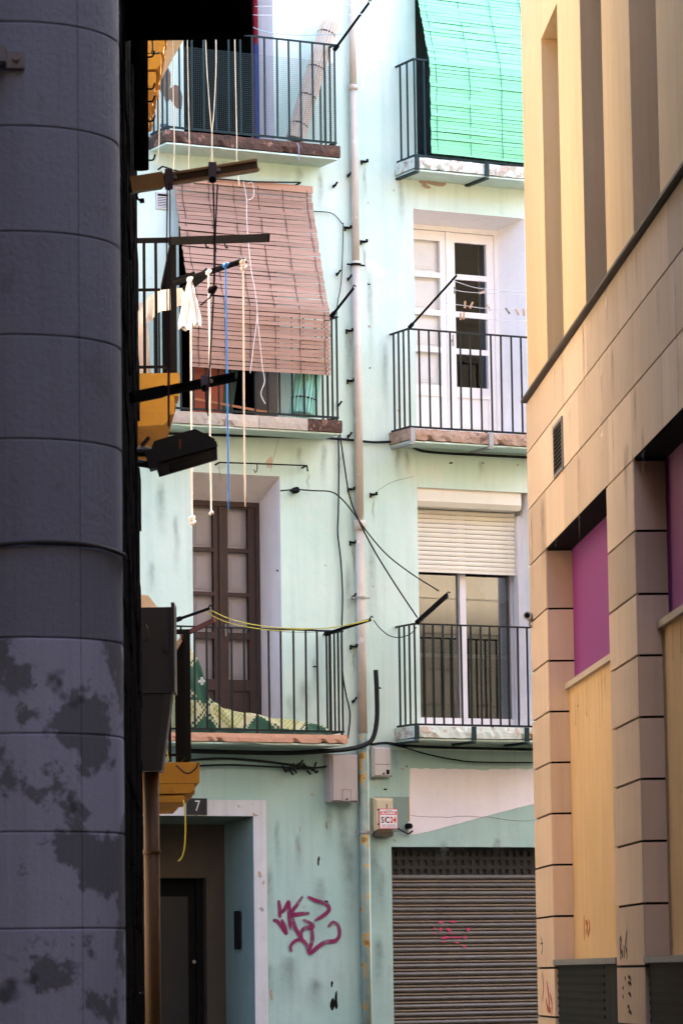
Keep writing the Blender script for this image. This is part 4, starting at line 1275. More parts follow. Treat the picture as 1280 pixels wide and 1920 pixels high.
for i in range(12):
    q = F(530 + i * 5 + random.uniform(-4, 4), 1438 + random.uniform(-7, 7), .06)
    kn.tube(smooth_path([q, q + Vector((random.uniform(-.05, .05), random.uniform(-.02, .02), random.uniform(-.05, .03))), q + Vector((random.uniform(.02, .07), 0, random.uniform(-.05, .05)))], 4), .011, 6)
top('cable_bundle', kn, CABLE, FM, 'tangled black cable knot under the terracotta slab', 'cable bundle', smooth=True)

# ---- boxes
def wall_box(name, label, cat, px0, px1, py0, py1, depth, m, extra=None):
    a, b = F(px0, py1, depth), F(px1, py0, depth)
    t = thing(name, label, cat, FM, ((a.x + b.x) / 2, 0, a.z))
    x0, x1, z0, z1 = a.x, b.x, a.z, b.z
    put('case', MB().prism_x([(0, z0 + .01), (-depth + .03, z0), (-depth + .03, z1), (0, z1 + .01)], x0, x1), m, t)
    bev = .02
    f = MB()
    f.v = [Vector(p) for p in ((x0 + .004, -depth + .0295, z0 + .004), (x1 - .004, -depth + .0295, z0 + .004), (x1 - .004, -depth + .0295, z1 - .004), (x0 + .004, -depth + .0295, z1 - .004), (x0 + bev, -depth, z0 + bev), (x1 - bev, -depth, z0 + bev), (x1 - bev, -depth, z1 - bev), (x0 + bev, -depth, z1 - bev))]
    f.f = [[4, 5, 6, 7], [0, 1, 5, 4], [1, 2, 6, 5], [2, 3, 7, 6], [3, 0, 4, 7]]
    put('cover', f, m, t)
    return t, x0, x1, z0, z1
t, x0, x1, z0, z1 = wall_box('meter_cupboard', 'large grey meter cupboard under the lowest left balcony', 'meter box', 622, 672, 1414, 1504, .16, BOXGREY)
xm = (x0 + x1) / 2
put('latch_recess', MB().box(xm - .03, xm + .06, -.1615, -.1602, z0 + .012, z0 + .125).box(xm - .035, xm - .0305, -.166, -.1602, z0 + .012, z0 + .13).box(xm + .0605, xm + .065, -.166, -.1602, z0 + .012, z0 + .13).box(xm - .03, xm + .06, -.166, -.1602, z0 + .1255, z0 + .13), BOXGREY, t)
put('latch', MB().disc((xm + .015, -.165, z0 + .03), .009, (0, 1, 0), 8, .01), SOOT, t)
t, x0, x1, z0, z1 = wall_box('junction_cabinet', 'small whitish junction cabinet right of the drainpipe', 'junction box', 700, 734, 1400, 1457, .07, BOXWHITE)
zm = F(717, 1433, .07).z
put('seam', MB().box(x0 + .02, x1 - .02, -.0712, -.0702, zm - .003, zm + .001), SOOT, t)
put('window', MB().box(x1 - .065, x1 - .03, -.0715, -.0702, z0 + .03, z0 + .075), SOOT, t)
put('keyhole', MB().disc((x1 - .095, -.0705, z0 + .035), .011, (0, 1, 0), 8, .004), SOOT, t)
t, x0, x1, z0, z1 = wall_box('alarm_box', 'cream alarm siren box carrying the red and white sign', 'alarm box', 704, 739, 1497, 1558, .10, BOXCREAM)
put('lamp_base', MB().prism_x([(-.01, z0 - .055), (-.075, z0 - .05), (-.09, z0 - .002), (-.01, z0 - .002)], x0 + .008, x1 - .008), mat('smoky_brown_plastic', (.12, .10, .075), rough=.4), t)
put('status_mark', MB().box((x0 + x1) / 2 + .015, (x0 + x1) / 2 + .025, -.1025, -.1005, z1 - .1, z1 - .055), mat('dark_blue_ink', (.03, .03, .12)), t)
for zz in (z0 + .06, z1 - .12):
    put('screw_cover', MB().box(x0 + .022, x0 + .037, -.1035, -.1005, zz, zz + .015), SOOT, t)
a, b = F(711.5, 1554, .112), F(745, 1516.5, .112)
sg = thing('alarm_sign', 'white sign with red border reading ALARMA and SiC24', 'sign', FM, ((a.x + b.x) / 2, -.112, a.z))
cx, wdt, hgt = (a.x + b.x) / 2, b.x - a.x, b.z - a.z
put('board', MB().box(a.x, b.x, -.110, -.1055, a.z, b.z), SIGNRED, sg)
put('face', MB().box(a.x + .006, b.x - .006, -.1112, -.1101, a.z + .006, b.z - .006), SIGNWHITE, sg)
zA = b.z - hgt * .22
put('red_band', MB().box(cx - wdt * .44, cx + wdt * .44, -.1119, -.1113, zA - hgt * .085, zA + hgt * .085), SIGNRED, sg)
text_mesh('lettering', 'ALARMA', hgt * .185, SIGNWHITE, sg, cx, -.1126, zA, sx=1.12, bold=.0012)
text_mesh('lettering', 'ATENCION', hgt * .075, SIGNBLACK, sg, cx, -.1126, b.z - hgt * .1)
text_mesh('lettering', 'S', hgt * .42, SIGNBLACK, sg, cx - wdt * .335, -.1126, a.z + hgt * .43, sx=.82, bold=.0022)
text_mesh('lettering', 'i', hgt * .42, SIGNRED, sg, cx - wdt * .2, -.1126, a.z + hgt * .47, sx=.8, bold=.0014)
text_mesh('lettering', 'C', hgt * .42, SIGNBLACK, sg, cx - wdt * .07, -.1126, a.z + hgt * .43, sx=.82, bold=.0022)
text_mesh('lettering', '24', hgt * .42, SIGNRED, sg, cx + wdt * .24, -.1126, a.z + hgt * .43, sx=.85, bold=.0022)
text_mesh('lettering', 'Servicio de Seguridad', hgt * .085, SIGNBLACK, sg, cx, -.1126, a.z + hgt * .2, sx=.95)
text_mesh('lettering', '902 666 024', hgt * .135, SIGNRED, sg, cx, -.1126, a.z + hgt * .11, sx=1.15)
p = F(766, 1549, .04)
top('alarm_bell', MB().disc((p.x, -.035, p.z), .028, (0, 1, 0), 16, .07), BLACK, FM, 'round black siren knob beside the alarm box', 'siren')
top('alarm_lead', MB().tube(smooth_path([F(745, 1553, .05), F(756, 1559, .04), F(765, 1563, .03), F(773, 1558, .02)], 5), .008, 6), CABLE, FM, 'short stiff black lead below the alarm box', 'cable', smooth=True)
# house number tile
a, b = F(350, 1528, .02), F(388, 1497, .02)
nb = thing('number_tile', 'black house number tile reading 7 above the doorway', 'number plate', FM, ((a.x + b.x) / 2, -.02, a.z))
put('tile', MB().box(a.x, b.x, -.024, -.0125, a.z, b.z), TILEBLACK, nb)
text_mesh('lettering', '7', .145, NUMWHITE, nb, (a.x + b.x) / 2 + .005, -.0255, (a.z + b.z) / 2 + .004, sx=.85)
# vent grille above the brown blind's edge
a, b = F(293, 391, .01), F(318, 362, .01)
vg = thing('vent_grille', 'small white louvred vent grille on the teal wall left of the brown blind', 'vent', FM, ((a.x + b.x) / 2, 0, a.z))
put('frame', MB().box(a.x, b.x, -.015, -.001, a.z, a.z + .015).box(a.x, b.x, -.015, -.001, b.z - .015, b.z).box(a.x, a.x + .015, -.0148, -.001, a.z + .015, b.z - .015).box(b.x - .015, b.x, -.0148, -.001, a.z + .015, b.z - .015), BOXWHITE, vg)
put('dark_hole', MB().box(a.x + .015, b.x - .015, -.003, -.001, a.z + .015, b.z - .015), SOOT, vg)
lm = shared('louvre', MB().bar((a.x + .015, 0, 0), (b.x - .015, 0, 0), .003, .011, (0, .5, 1)), BOXWHITE)
for k in range(7):
    inst('louvre', lm, vg, (0, -.009, a.z + .025 + k * .0165))

# ---- blinds
def blind(name, label, uL, uR, path, pitch, gap, m, cords, cm, seed, board=None):
    rnd = random.Random(seed)
    pth = [Vector((0, -w_, v_)) for w_, v_ in path]
    sp = smooth_path(pth, 10)
    t = thing(name, label, 'blind', FM, ((uL + uR) / 2, sp[-1].y, sp[-1].z))
    acc = [0]
    for i in range(1, len(sp)): acc.append(acc[-1] + (sp[i] - sp[i - 1]).length)
    def at(s):
        for i in range(1, len(sp)):
            if acc[i] >= s or i == len(sp) - 1:
                k = (s - acc[i - 1]) / max(1e-6, acc[i] - acc[i - 1])
                return sp[i - 1].lerp(sp[i], k), (sp[i] - sp[i - 1]).normalized()
    variants = []
    for q_ in range(6):
        sb = MB(); hw_ = (uR - uL) / 2; hh = (pitch - gap) / 2; ns = 12
        p1_, p2_ = rnd.uniform(0, 6.28), rnd.uniform(0, 6.28)
        for i in range(ns + 1):
            x_ = -hw_ + 2 * hw_ * i / ns
            zo = -.0025 * math.sin(math.pi * i / ns) + .0022 * math.sin(2.3 * i / ns * 3.14 + p1_); yo = .006 * math.sin(1.7 * 3.14 * i / ns + p2_)
            sb.v += [Vector((x_, yo - .003, zo - hh)), Vector((x_, yo + .003, zo - hh)), Vector((x_, yo + .003, zo + hh)), Vector((x_, yo - .003, zo + hh))]
        for i in range(ns):
            for k in range(4):
                k2 = (k + 1) % 4
                sb.f.append([i * 4 + k, (i + 1) * 4 + k, (i + 1) * 4 + k2, i * 4 + k2])
        sb.f += [[0, 1, 2, 3], [ns * 4 + 3, ns * 4 + 2, ns * 4 + 1, ns * 4]]
        variants.append(shared('slat', sb, m))
    s = pitch * .5 + (.07 if board else 0)
    cu = (uL + uR) / 2
    n = 0
    while s < acc[-1]:
        p, tg = at(s)
        inst('slat', rnd.choice(variants), t, (cu + rnd.uniform(-.004, .004), p.y + rnd.uniform(-.0015, .0015), p.z), (math.atan2(tg.y, -tg.z) + rnd.uniform(-.06, .06), rnd.uniform(-.0022, .0022), rnd.uniform(-.002, .002)))
        s += pitch * rnd.uniform(.94, 1.06); n += 1
    for c in cords:
        q = [Vector((uL + (uR - uL) * c + .004 * math.sin(k), at(acc[-1] * k / 40)[0].y - .006, at(acc[-1] * k / 40)[0].z)) for k in range(41)]
        put('cord', MB().tube(q, .0035, 5), cm, t)
    if board:
        put('top_board', MB().box(uL - .01, uR + .01, sp[0].y - .015, sp[0].y + .015, sp[0].z - .06, sp[0].z + .01), board, t)
    return t
bl, brr = F(359, 640, .42).x, F(619, 650, .42).x
zt_ = F(590, 352, .06).z
zb_ = F(619, 703, .42).z
zr_ = F(612, 583, .42).z
blind('slatted_blind', 'brown wooden slatted blind draped over the middle left balcony railing', bl, brr,
      [(.05, zt_), (.10, zt_ - (zt_ - zr_) * .2), (.24, zt_ - (zt_ - zr_) * .6), (.39, zr_ + .05), (.415, zr_ - .04), (.418, zr_ - .3), (.42, zb_)],
      .0435, .0065, BROWNSLAT, (.05, .24, .42, .60, .78, .96), DARKCORD, 3, mat('pale_brown_board', (.50, .29, .21), (.44, .25, .17), bump=.1))
gl, gr = F(807, 220, .42).x, F(1035, 220, .42).x
zb_ = F(808, 285, .42).z; zr_ = F(805, 112, .42).z; zt_ = F(774, -70, .05).z
blind('slatted_blind', 'mint green slatted blind hanging over the top right balcony railing', gl, gr,
      [(.05, zt_), (.20, zt_ - (zt_ - zr_) * .4), (.39, zr_ + .05), (.415, zr_ - .05), (.42, zr_ - .4), (.42, zb_)],
      .0385, .004, GREENSLAT, (.05, .32, .58, .84), mat('green_cord', (.05, .2, .16), bump=0), 5)
# ---- rolled blinds leaning on the balconies
def rolled(name, label, a, b, r, m, ties, cat='rolled blind'):
    a, b = Vector(a), Vector(b)
    t = thing(name, label, cat, FM, a)
    d_ = (b - a); L_ = d_.length; d_.normalize()
    px_ = d_.cross(Vector((0, 1, 0))).normalized(); py_ = d_.cross(px_)
    n = 20
    st = MB()
    for k in range(n):
        th = 2 * math.pi * k / n
        rr = r * (1 + .06 * math.sin(5 * th))
        c = (px_ * math.cos(th) + py_ * math.sin(th)) * rr
        st = MB().bar(a + c, b + c * .98 + d_ * random.uniform(-.012, .012), .007, 2 * math.pi * r / n * .93, c)
        put('slat', st, m, t)
    put('inner_roll', MB().tube([a + d_ * .004, b - d_ * .01], r * .9, 16), m, t)
    for q in ties:
        c = a + d_ * L_ * q
        put('tie_string', MB().tube([c - d_ * .004, c + d_ * .004], r * 1.14, 16), DARKCORD, t)
    return t
rolled('rolled_blind', 'rolled off-white reed blind leaning in the top left balcony corner', F(552, 262, .28), F(618, 42, .16), .082, OFFWHITE, (.12, .36, .6, .9))
rolled('rolled_blind', 'rolled mint green blind standing in the middle left balcony', F(566, 778, .26), F(585, 640, .2), .115, MINTREED, (.2, .62))
# ---- boards stored on the middle balcony
a, b = F(362, 779, .2), F(415, 690, .2)
top('leaning_board', MB().prism([(a.x, L2F + .002), (b.x, L2F + .002), (b.x + .05, L2F + .62), (a.x, L2F + .62)], -.2, -.18), CARD, FM, 'reddish brown board standing behind the middle balcony bars', 'board')
a, b = F(365, 748, .27), F(505, 774, .27)
top('wooden_strip', MB().bar((a.x, -.27, a.z), (b.x, -.27, max(b.z, L2F + .012)), .02, .022), ORANGEWOOD, FM, 'orange wooden strip slanting behind the middle balcony bars', 'plank')
a = F(430, 760, .15)
top('green_board', MB().prism([(a.x - .1, L2F + .002), (a.x + .04, L2F + .002), (a.x + .14, L2F + .6), (a.x - .06, L2F + .6)], -.12, -.10), mat('dark_green_board', (.03, .07, .05)), FM, 'dark green panel leaning in the middle balcony doorway', 'board')

# ---- straw mat slumped on the lowest balcony
def mat_pattern():
    m = bpy.data.materials.new('green_cream_mat')
    m.use_nodes = True
    t = m.node_tree; N, L = t.nodes, t.links
    b = N['Principled BSDF']; b.inputs['Roughness'].default_value = .75
    tc = N.new('ShaderNodeUVMap')
    sn = N.new('ShaderNodeVectorMath'); sn.operation = 'SNAP'; sn.inputs[1].default_value = (.026, .026, 1)
    L.new(tc.outputs[0], sn.inputs[0])
    sep = N.new('ShaderNodeSeparateXYZ'); L.new(sn.outputs[0], sep.inputs[0])
    def mth(op, a, b_=None):
        n = N.new('ShaderNodeMath'); n.operation = op
        for i, v in enumerate((a, b_)):
            if v is None: continue
            if isinstance(v, (int, float)): n.inputs[i].default_value = v
            else: L.new(v, n.inputs[i])
        return n.outputs[0]
    def dia(s, period, off):
        q = mth('FRACT', mth('ADD', mth('DIVIDE', s, period), off))
        return mth('ABSOLUTE', mth('SUBTRACT', q, .5))
    d_ = mth('ADD', dia(sep.outputs[0], .60, .32), dia(sep.outputs[1], .56, .62))
    ck = N.new('ShaderNodeTexChecker'); ck.inputs['Scale'].default_value = 1 / .026
    L.new(tc.outputs[0], ck.inputs['Vector'])
    green = (.012, .075, .035, 1); cream = (.52, .48, .27, 1); olive = (.30, .33, .07, 1)
    inn = mth('LESS_THAN', d_, .40)
    band = mth('MULTIPLY', mth('LESS_THAN', d_, .52), mth('GREATER_THAN', d_, .3999))
    chk = mth('MULTIPLY', band, ck.outputs['Fac'])
    g_ = mth('MAXIMUM', inn, chk)
    st = mth('LESS_THAN', mth('FRACT', mth('DIVIDE', sep.outputs[1], .31)), .09)
    g2 = mth('MAXIMUM', g_, st)
    core_ = mth('LESS_THAN', d_, .08)
    mx = N.new('ShaderNodeMix'); mx.data_type = 'RGBA'; L.new(g2, mx.inputs[0]); mx.inputs[6].default_value = cream; mx.inputs[7].default_value = green
    ol = mth('MULTIPLY', mth('GREATER_THAN', d_, .62), ck.outputs['Fac'])
    mx2 = N.new('ShaderNodeMix'); mx2.data_type = 'RGBA'; L.new(ol, mx2.inputs[0]); L.new(mx.outputs[2], mx2.inputs[6]); mx2.inputs[7].default_value = olive
    mx3 = N.new('ShaderNodeMix'); mx3.data_type = 'RGBA'; L.new(core_, mx3.inputs[0]); L.new(mx2.outputs[2], mx3.inputs[6]); mx3.inputs[7].default_value = (.55, .55, .52, 1)
    L.new(mx3.outputs[2], b.inputs['Base Color'])
    wv = N.new('ShaderNodeTexWave'); wv.bands_direction = 'Y'; wv.inputs['Scale'].default_value = 45
    L.new(tc.outputs[0], wv.inputs['Vector'])
    bp = N.new('ShaderNodeBump'); bp.inputs['Strength'].default_value = .5; bp.inputs['Distance'].default_value = .004
    L.new(wv.outputs['Fac'], bp.inputs['Height']); L.new(bp.outputs[0], b.inputs['Normal'])
    return m
outline = [(318, 1200), (340, 1202), (360, 1218), (372, 1240), (381, 1265), (387, 1290), (394, 1310), (410, 1322), (427, 1331), (445, 1335), (480, 1340), (515, 1347), (552, 1352), (590, 1357), (606, 1364), (612, 1372)]
sp = smooth_path([F(x, y, .2) for x, y in outline], 4)
mb = MB(); uvs = []
K = 14
for i, p in enumerate(sp):
    h = max(.012, p.z - L1F + .012)
    al = 0
    prev = None
    for k in range(K + 1):
        t = k / K
        dep = .15 if h < .3 else .17
        y = -.335 + dep * t ** 1.3 + .02 * math.sin(i * .5 + 6 * t) * (h > .1)
        z = L1F - .008 + h * math.sin(t * math.pi / 2) ** .8 + .008 * math.sin(i * .9 + 4 * t) * (0 < k < K)
        v = Vector((p.x, y, z))
        if prev is not None: al += (v - prev).length
        prev = v
        mb.v.append(v); uvs.append((p.x * 1.0, al))
    # back face straight down
    mb.v.append(Vector((p.x, -.335 + dep + .02, L1F - .008))); uvs.append((p.x, al + .2))
M_ = K + 2
for i in range(len(sp) - 1):
    for k in range(M_ - 1):
        a = i * M_ + k
        mb.f.append([a, a + M_, a + M_ + 1, a + 1])
for e in (0, len(sp) - 1):
    mb.f.append([e * M_ + k for k in range(M_)])
mo = top('straw_mat', mb, mat_pattern(), FM, 'green and cream patterned straw mat slumped on the lowest left balcony', 'mat', smooth=True)
uvl = mo.data.uv_layers.new(name='UVMap')
for lp in mo.data.loops:
    uvl.data[lp.index].uv = uvs[lp.vertex_index]

# ---- rods and clothes-line arms on the facade
GA = 'clothes-line arms on the teal balconies'
def arm(label, p0, w0, p1, w1, r=.014, m=BLACK, group=GA, name='line_arm', flat=False, knob=True):
    a, b = F(*p0, w0), F(*p1, w1)
    t = thing(name, label, 'clothes arm', FM, a, group)
    if flat:
        put('bar', MB().bar(a, b, .02, .045), m, t)
    else:
        put('bar', MB().tube([a, b], r, 10), m, t, smooth=True)
    dv = (b - a).normalized()
    if knob:
        put('end_hook', MB().tube(smooth_path([b - dv * .01, b + Vector((0, 0, .02)), b + Vector((.015, 0, .035)), b + Vector((.03, 0, .02))], 4), .006, 6), m, t)
    put('clamp', MB().tube([a - dv * .01, a + dv * .05], r * 1.7, 10), m, t)
    return a, b
A1 = arm('dark tilted line arm on the top left balcony corner', (628, 92), .38, (691, 6), 1.0)
A2 = arm('short dark line arm rising beside the brown blind', (622, 592), .38, (662, 541), .85)
A3 = arm('long thin line arm crossing the white door', (768, 613), .38, (855, 517), 1.15, r=.012)
A4 = arm('broad dark line arm on the lower right balcony', (782, 1166), .38, (838, 1116), .95, flat=True)
A5 = arm('dark line arm with yellow cord at the lowest balcony corner', (612, 1188), .38, (694, 1162), .95, flat=False, r=.016)
A6 = arm('dark line arm at the far end of the lowest balcony', (332, 1162), .5, (392, 1141), .9)
arm('rusty red line arm beside the lowest balcony rail', (345, 1190), .42, (403, 1162), .9, m=mat('red_rust_iron', (.12, .03, .02), bump=.2), flat=True, knob=False)
def rod(label, pts, w, r, m=IRON):
    t = thing('curtain_rod', label, 'rod', FM, F(*pts[0], w), 'curtain rods above the left doors')
    q = [F(x, y, w) for x, y in pts]
    put('rod', MB().tube(q, r, 8), m, t, smooth=True)
    for e in (q[0], q[-1]):
        put('wall_bracket', MB().tube([e, Vector((e.x, 0, e.z - .01))], r * 1.2, 8), m, t)
    return t
rod('thin iron rod above the brown slatted blind', ((305, 312), (330, 320), (400, 335), (480, 341), (563, 342)), .1, .008)
rod('thin iron rod above the brown double door', ((412, 867), (500, 870), (575, 873)), .1, .008)
put('hook', MB().tube(smooth_path([F(482, 868, .1), F(482, 880, .1), F(479, 886, .1), F(476, 880, .1)], 4), .005, 6), IRON, bpy.data.objects['curtain_rod.001'])
put('hook', MB().tube([F(575, 873, .1), F(577, 884, .1)], .008, 6), IRON, bpy.data.objects['curtain_rod.001'])

# ---- clothes lines with pegs
GL_ = 'clothes lines'
def line(pts, w, r, m, label, group=GL_, name='clothes_line', cat='clothes line'):
    q = [F(x, y, w) if len(pt) == 2 else F(x, y, pt[2]) for pt in pts for x, y in (pt[:2],)]
    return top(name, MB().tube(smooth_path(q, 6), r, 6), m, FM, label, cat, group, smooth=True)
THIN = mat('pale_thin_line', (.6, .62, .66), bump=0)
line([(848, 526), (700 + 40, 0)][:1] + [(900, 541), (985, 545), (1040, 548)], 1.1, .003, THIN, 'uppermost pale line before the white door')
line([(838, 540), (880, 548), (985, 552), (1040, 554)], 1.0, .003, THIN, 'second pale line before the white door')
line([(812, 566), (870, 573), (925, 580), (1040, 583)], .85, .003, THIN, 'third pale line before the white door carrying pegs')
line([(795, 590), (860, 594), (930, 600), (1040, 603)], .7, .003, THIN, 'lowest pale line before the white door')
GP = 'clothes pegs on the lines before the white door'
for i, (px, py, tl, m, nm) in enumerate(((871, 571, .1, PEG, 'pale wooden peg nearest the top pane edge'), (883, 572, .5, PEG, 'tilted wooden peg beside the middle panes'), (863, 593, .0, PEG, 'upright wooden peg on the lowest line'), (869, 592, .1, PEG, 'wooden peg touching its neighbour on the lowest line'), (916, 577, -.4, OFFWHITE, 'whitish peg near the edge of the glazed leaf'), (951, 583, -.7, PEGD, 'dark grey peg before the white reveal'), (969, 585, -.5, PEG, 'brown peg before the white reveal'), (981, 585, -.1, PEG, 'brown peg close to the stone building corner'), (903, 548, 1.1, PEG, 'reddish peg lying along the upper line'), (852, 544, .0, PEGD, 'dark peg at the white door stile'))):
    p = F(px, py, .86)
    t = thing('clothes_peg', nm, 'clothes peg', FM, p, GP)
    for sgn in (-1, 1):
        dx = Vector((math.sin(tl), 0, math.cos(tl)))
        sd = Vector((math.cos(tl), 0, -math.sin(tl))) * sgn * .006
        put('jaw', MB().bar(p + sd - dx * .036, p + sd * .6 + dx * .036, .008, .009), m, t)
    put('spring', MB().disc(p, .008, (0, 1, 0), 8, .014), METAL, t)
line([(393, 1143, .85), (430, 1160, .7), (480, 1172, .6), (540, 1178, .6), (620, 1177, .75), (692, 1162, .95)], 0, .005, YELLOWCORD, 'yellow cord sagging along the lowest balcony rail')
line([(385, 1148, .85), (430, 1168, .7), (500, 1181, .6), (560, 1181, .6), (640, 1174, .8), (690, 1164, .95)], 0, .004, YELLOWCORD, 'second yellow cord sagging lower along the rail')
line([(500, 1182, .5), (560, 1186, .45), (615, 1184, .42)], 0, .002, CABLE, 'thin dark wire under the yellow cords')
line([(474, 28, .9), (600, 30, .9), (683, 26, .92)], 0, .003, THIN, 'topmost pale line across the top left balcony')
line([(478, 12, .98), (600, 11, .98), (690, 8, .98)], 0, .003, THIN, 'pale line at the tip of the top arm')
line([(462, 46, .7), (500, 60, .6), (560, 66, .55), (640, 64, .7)], 0, .004, mat('blue_grey_line', (.3, .45, .5)), 'blue grey cord sagging before the top left doorway')
# pull cords of the brown blind
line([(456, 340, .1), (462, 372, .2), (463, 420, .25), (470, 500, .38), (478, 545, .44), (482, 590, .45), (475, 650, .45), (469, 700, .45)], 0, .0045, BEIGEROPE, 'long pale pull cord hanging down the brown blind', 'pull cords', 'pull_cord', 'cord')
line([(482, 590, .45), (487, 640, .45), (492, 690, .45), (496, 715, .45), (489, 738, .45), (497, 757, .45)], 0, .0045, BEIGEROPE, 'curling tail of cord below the brown blind', 'pull cords', 'pull_cord', 'cord')
line([(464, 345, .12), (472, 342, .14), (476, 355, .16), (474, 370, .18), (464, 376, .2)], 0, .0045, BEIGEROPE, 'small loop of pale cord on the brown blind', 'pull cords', 'pull_cord', 'cord')
line([(556, 268, .44), (560, 275, .45), (560, 290, .45), (560, 302, .44)], 0, .004, mat('violet_cord', (.35, .33, .45)), 'short violet cord dangling off the rotten slab edge', 'pull cords', 'pull_cord', 'cord')

# ================================================================== THINGS ON THE LEFT SIDE
# bronze arm with pulleys, and its dark partner below
GH = 'hoist arms of the dark building'
def hoist(label, p0, p1, Y, m, pul, h=.056):
    a, b = P(*p0, Y), P(*p1, Y + .2)
    t = thing('hoist_arm', label, 'arm', WM, a, GH)
    dv = (b - a).normalized()
    up = Vector((0, 0, 1))
    put('web', MB().bar(a, b, .02, h, up), mat('shaded_bronze_web', (.10, .06, .03), (.07, .04, .02), rough=.5, bump=.1) if m is BRONZE else m, t)  # web darker than the flanges: the arm's light and shade put into colour
    for sgn in (-1, 1):
        o = dv.cross(Vector((0, 1, 0))).normalized() * sgn * h * .5
        put('flange', MB().bar(a + o, b + o, .055, .014, up), m, t)
    put('socket', MB().bar(a - dv * .06, a + dv * .13, .085, h * 1.55, up), m, t)
    for k in pul:
        c = a.lerp(b, k)
        put('pulley_clamp', MB().box(c.x - .022, c.x + .022, c.y - .045, c.y - .03, c.z - h * 1.15, c.z + h * .9).box(c.x - .022, c.x + .022, c.y - .03, c.y + .03, c.z + h * .75, c.z + h * .9), mat('grey_violet_metal', (.16, .13, .17), rough=.5), t)
        put('pulley', MB().disc((c.x, c.y - .05, c.z - h * .95), .02, (0, 1, 0), 12, .012), BLACK, t)
        put('bolt', MB().disc((c.x + .035, c.y - .035, c.z + .005), .011, (0, 1, 0), 8, .03), METAL, t)
    return a, b
H1 = hoist('bronze coloured metal arm with two pulleys jutting over the alley', (262, 345), (482, 310), 21.0, BRONZE, (.25, .62))
H2 = hoist('black metal arm jutting past the upper ochre balcony', (266, 742), (440, 707), 21.0, BLACK, (.68,), .04)
GR_ = 'dark cords of the hoist arms'
def hang(pts, Y, r, m, label, group, name='hanging_rope', cat='rope', knot=None):
    q = [P(x, y, Y) for x, y in pts]
    t = thing(name, label, cat, WM, q[-1], group)
    put('strand', MB().tube(smooth_path(q, 6), r, 7), m, t, smooth=True)
    if knot:
        for kx, ky, ks in knot:
            c = P(kx, ky, Y)
            kn_ = MB()
            rr_ = random.Random(int(kx * 7 + ky))
            for i in range(4):
                th = rr_.uniform(0, 6.28)
                kn_.tube(smooth_path([c + Vector((math.cos(th + a) * ks, math.sin(th * 2 + a) * ks, math.sin(th + a * 1.3) * ks * .8)) for a in (0, 1.2, 2.4, 3.6, 4.8, 6.0)], 4), r * 1.15, 6)
            put('knot', kn_, m, t, smooth=True)
    return t
hang([(314, 345), (313, 500), (315, 650), (316, 800)], 20.9, .004, PURPLECORD, 'outer dark cord hanging by the upper ochre balcony', GR_)
hang([(319, 345), (319, 500), (318, 650), (317, 800)], 20.9, .004, PURPLECORD, 'inner dark cord hanging by the upper ochre balcony', GR_)
hang([(400, 345), (402, 440), (401, 540), (396, 640), (389, 770)], 20.9, .005, PURPLECORD, 'dark knotted cord falling before the brown blind', GR_, knot=((399, 543, .022),))
hang([(408, 345), (404, 440), (401, 540), (384, 566), (376, 572)], 20.9, .0045, PURPLECORD, 'dark cord joined to the knot before the brown blind', GR_)
hang([(388, 720), (386, 745), (388, 765), (391, 780)], 20.9, .004, PURPLECORD, 'short dark loop below the black hoist arm', GR_)
# white cords from above
GW = 'white cords hanging from the dark overhang'
for i, (pts, nm) in enumerate((
    ([(296, 60), (298, 150), (299, 240), (297, 292), (293, 307)], 'pale cord closest to the ochre slab ends'),
    ([(324, 60), (325, 180), (327, 260), (326, 310), (324, 320)], 'second pale cord before the netted railing'),
    ([(351, 60), (353, 170), (355, 260), (354, 310), (361, 346)], 'third pale cord before the netted railing'),
    ([(385, 60), (388, 130), (394, 215), (398, 260), (396, 300), (395, 308)], 'fourth pale cord, crossing its neighbour low down'),
    ([(405, 60), (405, 130), (401, 210), (397, 260), (399, 306)], 'fifth pale cord, crossing its neighbour low down'),
    ([(440, 60), (442, 170), (444, 260), (444, 310), (449, 348)], 'pale cord hanging farthest along, reaching the brown blind'))):
    hang(pts, 31.0, .0042, mat('pale_mint_cord', (.82, .88, .82), bump=0), nm, GW)
# ropes on the black arm of the ochre house
ra, rb = P(326, 532, 28.2), P(461, 487, 28.0)
t = thing('rope_arm', 'black pole arm with knotted ropes on the upper ochre balcony', 'arm', WM, ra)
put('pole', MB().tube([ra, rb], .022, 10), BLACK, t, smooth=True)
put('brace', MB().bar(P(345, 545, 28.2), P(392, 508, 28.1), .02, .06), BLACK, t)
put('side_bar', MB().tube([P(326, 524, 28.35), P(366, 511, 28.3)], .010, 8), BLACK, t)
a, b = P(318, 452, 28.3), P(504, 446, 27.6)
t = thing('flat_arm', 'flat black iron arm level with the upper ochre balcony rail', 'arm', WM, a)
put('bar', MB().bar(a, b, .02, .06), BLACK, t)
for px in (386, 422):
    c = P(px, 455, 28.0)
    put('line_hook', MB().tube(smooth_path([c, c + Vector((0, 0, -.02)), c + Vector((.012, 0, -.04)), c + Vector((.02, 0, -.03))], 4), .006, 6), BLACK, t)
GRP = 'ropes tied to the black pole arm'
hang([(357, 522), (358, 640), (359, 800), (360, 940), (361, 985)], 28.0, .0072, WHITEROPE, 'long white rope nearest the hanging white cloth', GRP, knot=((356, 524, .016), (360, 972, .016), (361, 980, .016)))
hang([(391, 510), (393, 640), (394, 800), (396, 940), (396, 966)], 28.0, .0066, WHITEROPE, 'white rope between the cloth and the blue rope', GRP, knot=((391, 510, .016), (396, 962, .010)))
hang([(423, 498), (425, 640), (427, 800), (429, 955)], 28.0, .0072, BLUEROPE, 'bright blue rope hanging from the black pole arm', GRP, knot=((423, 497, .016),))
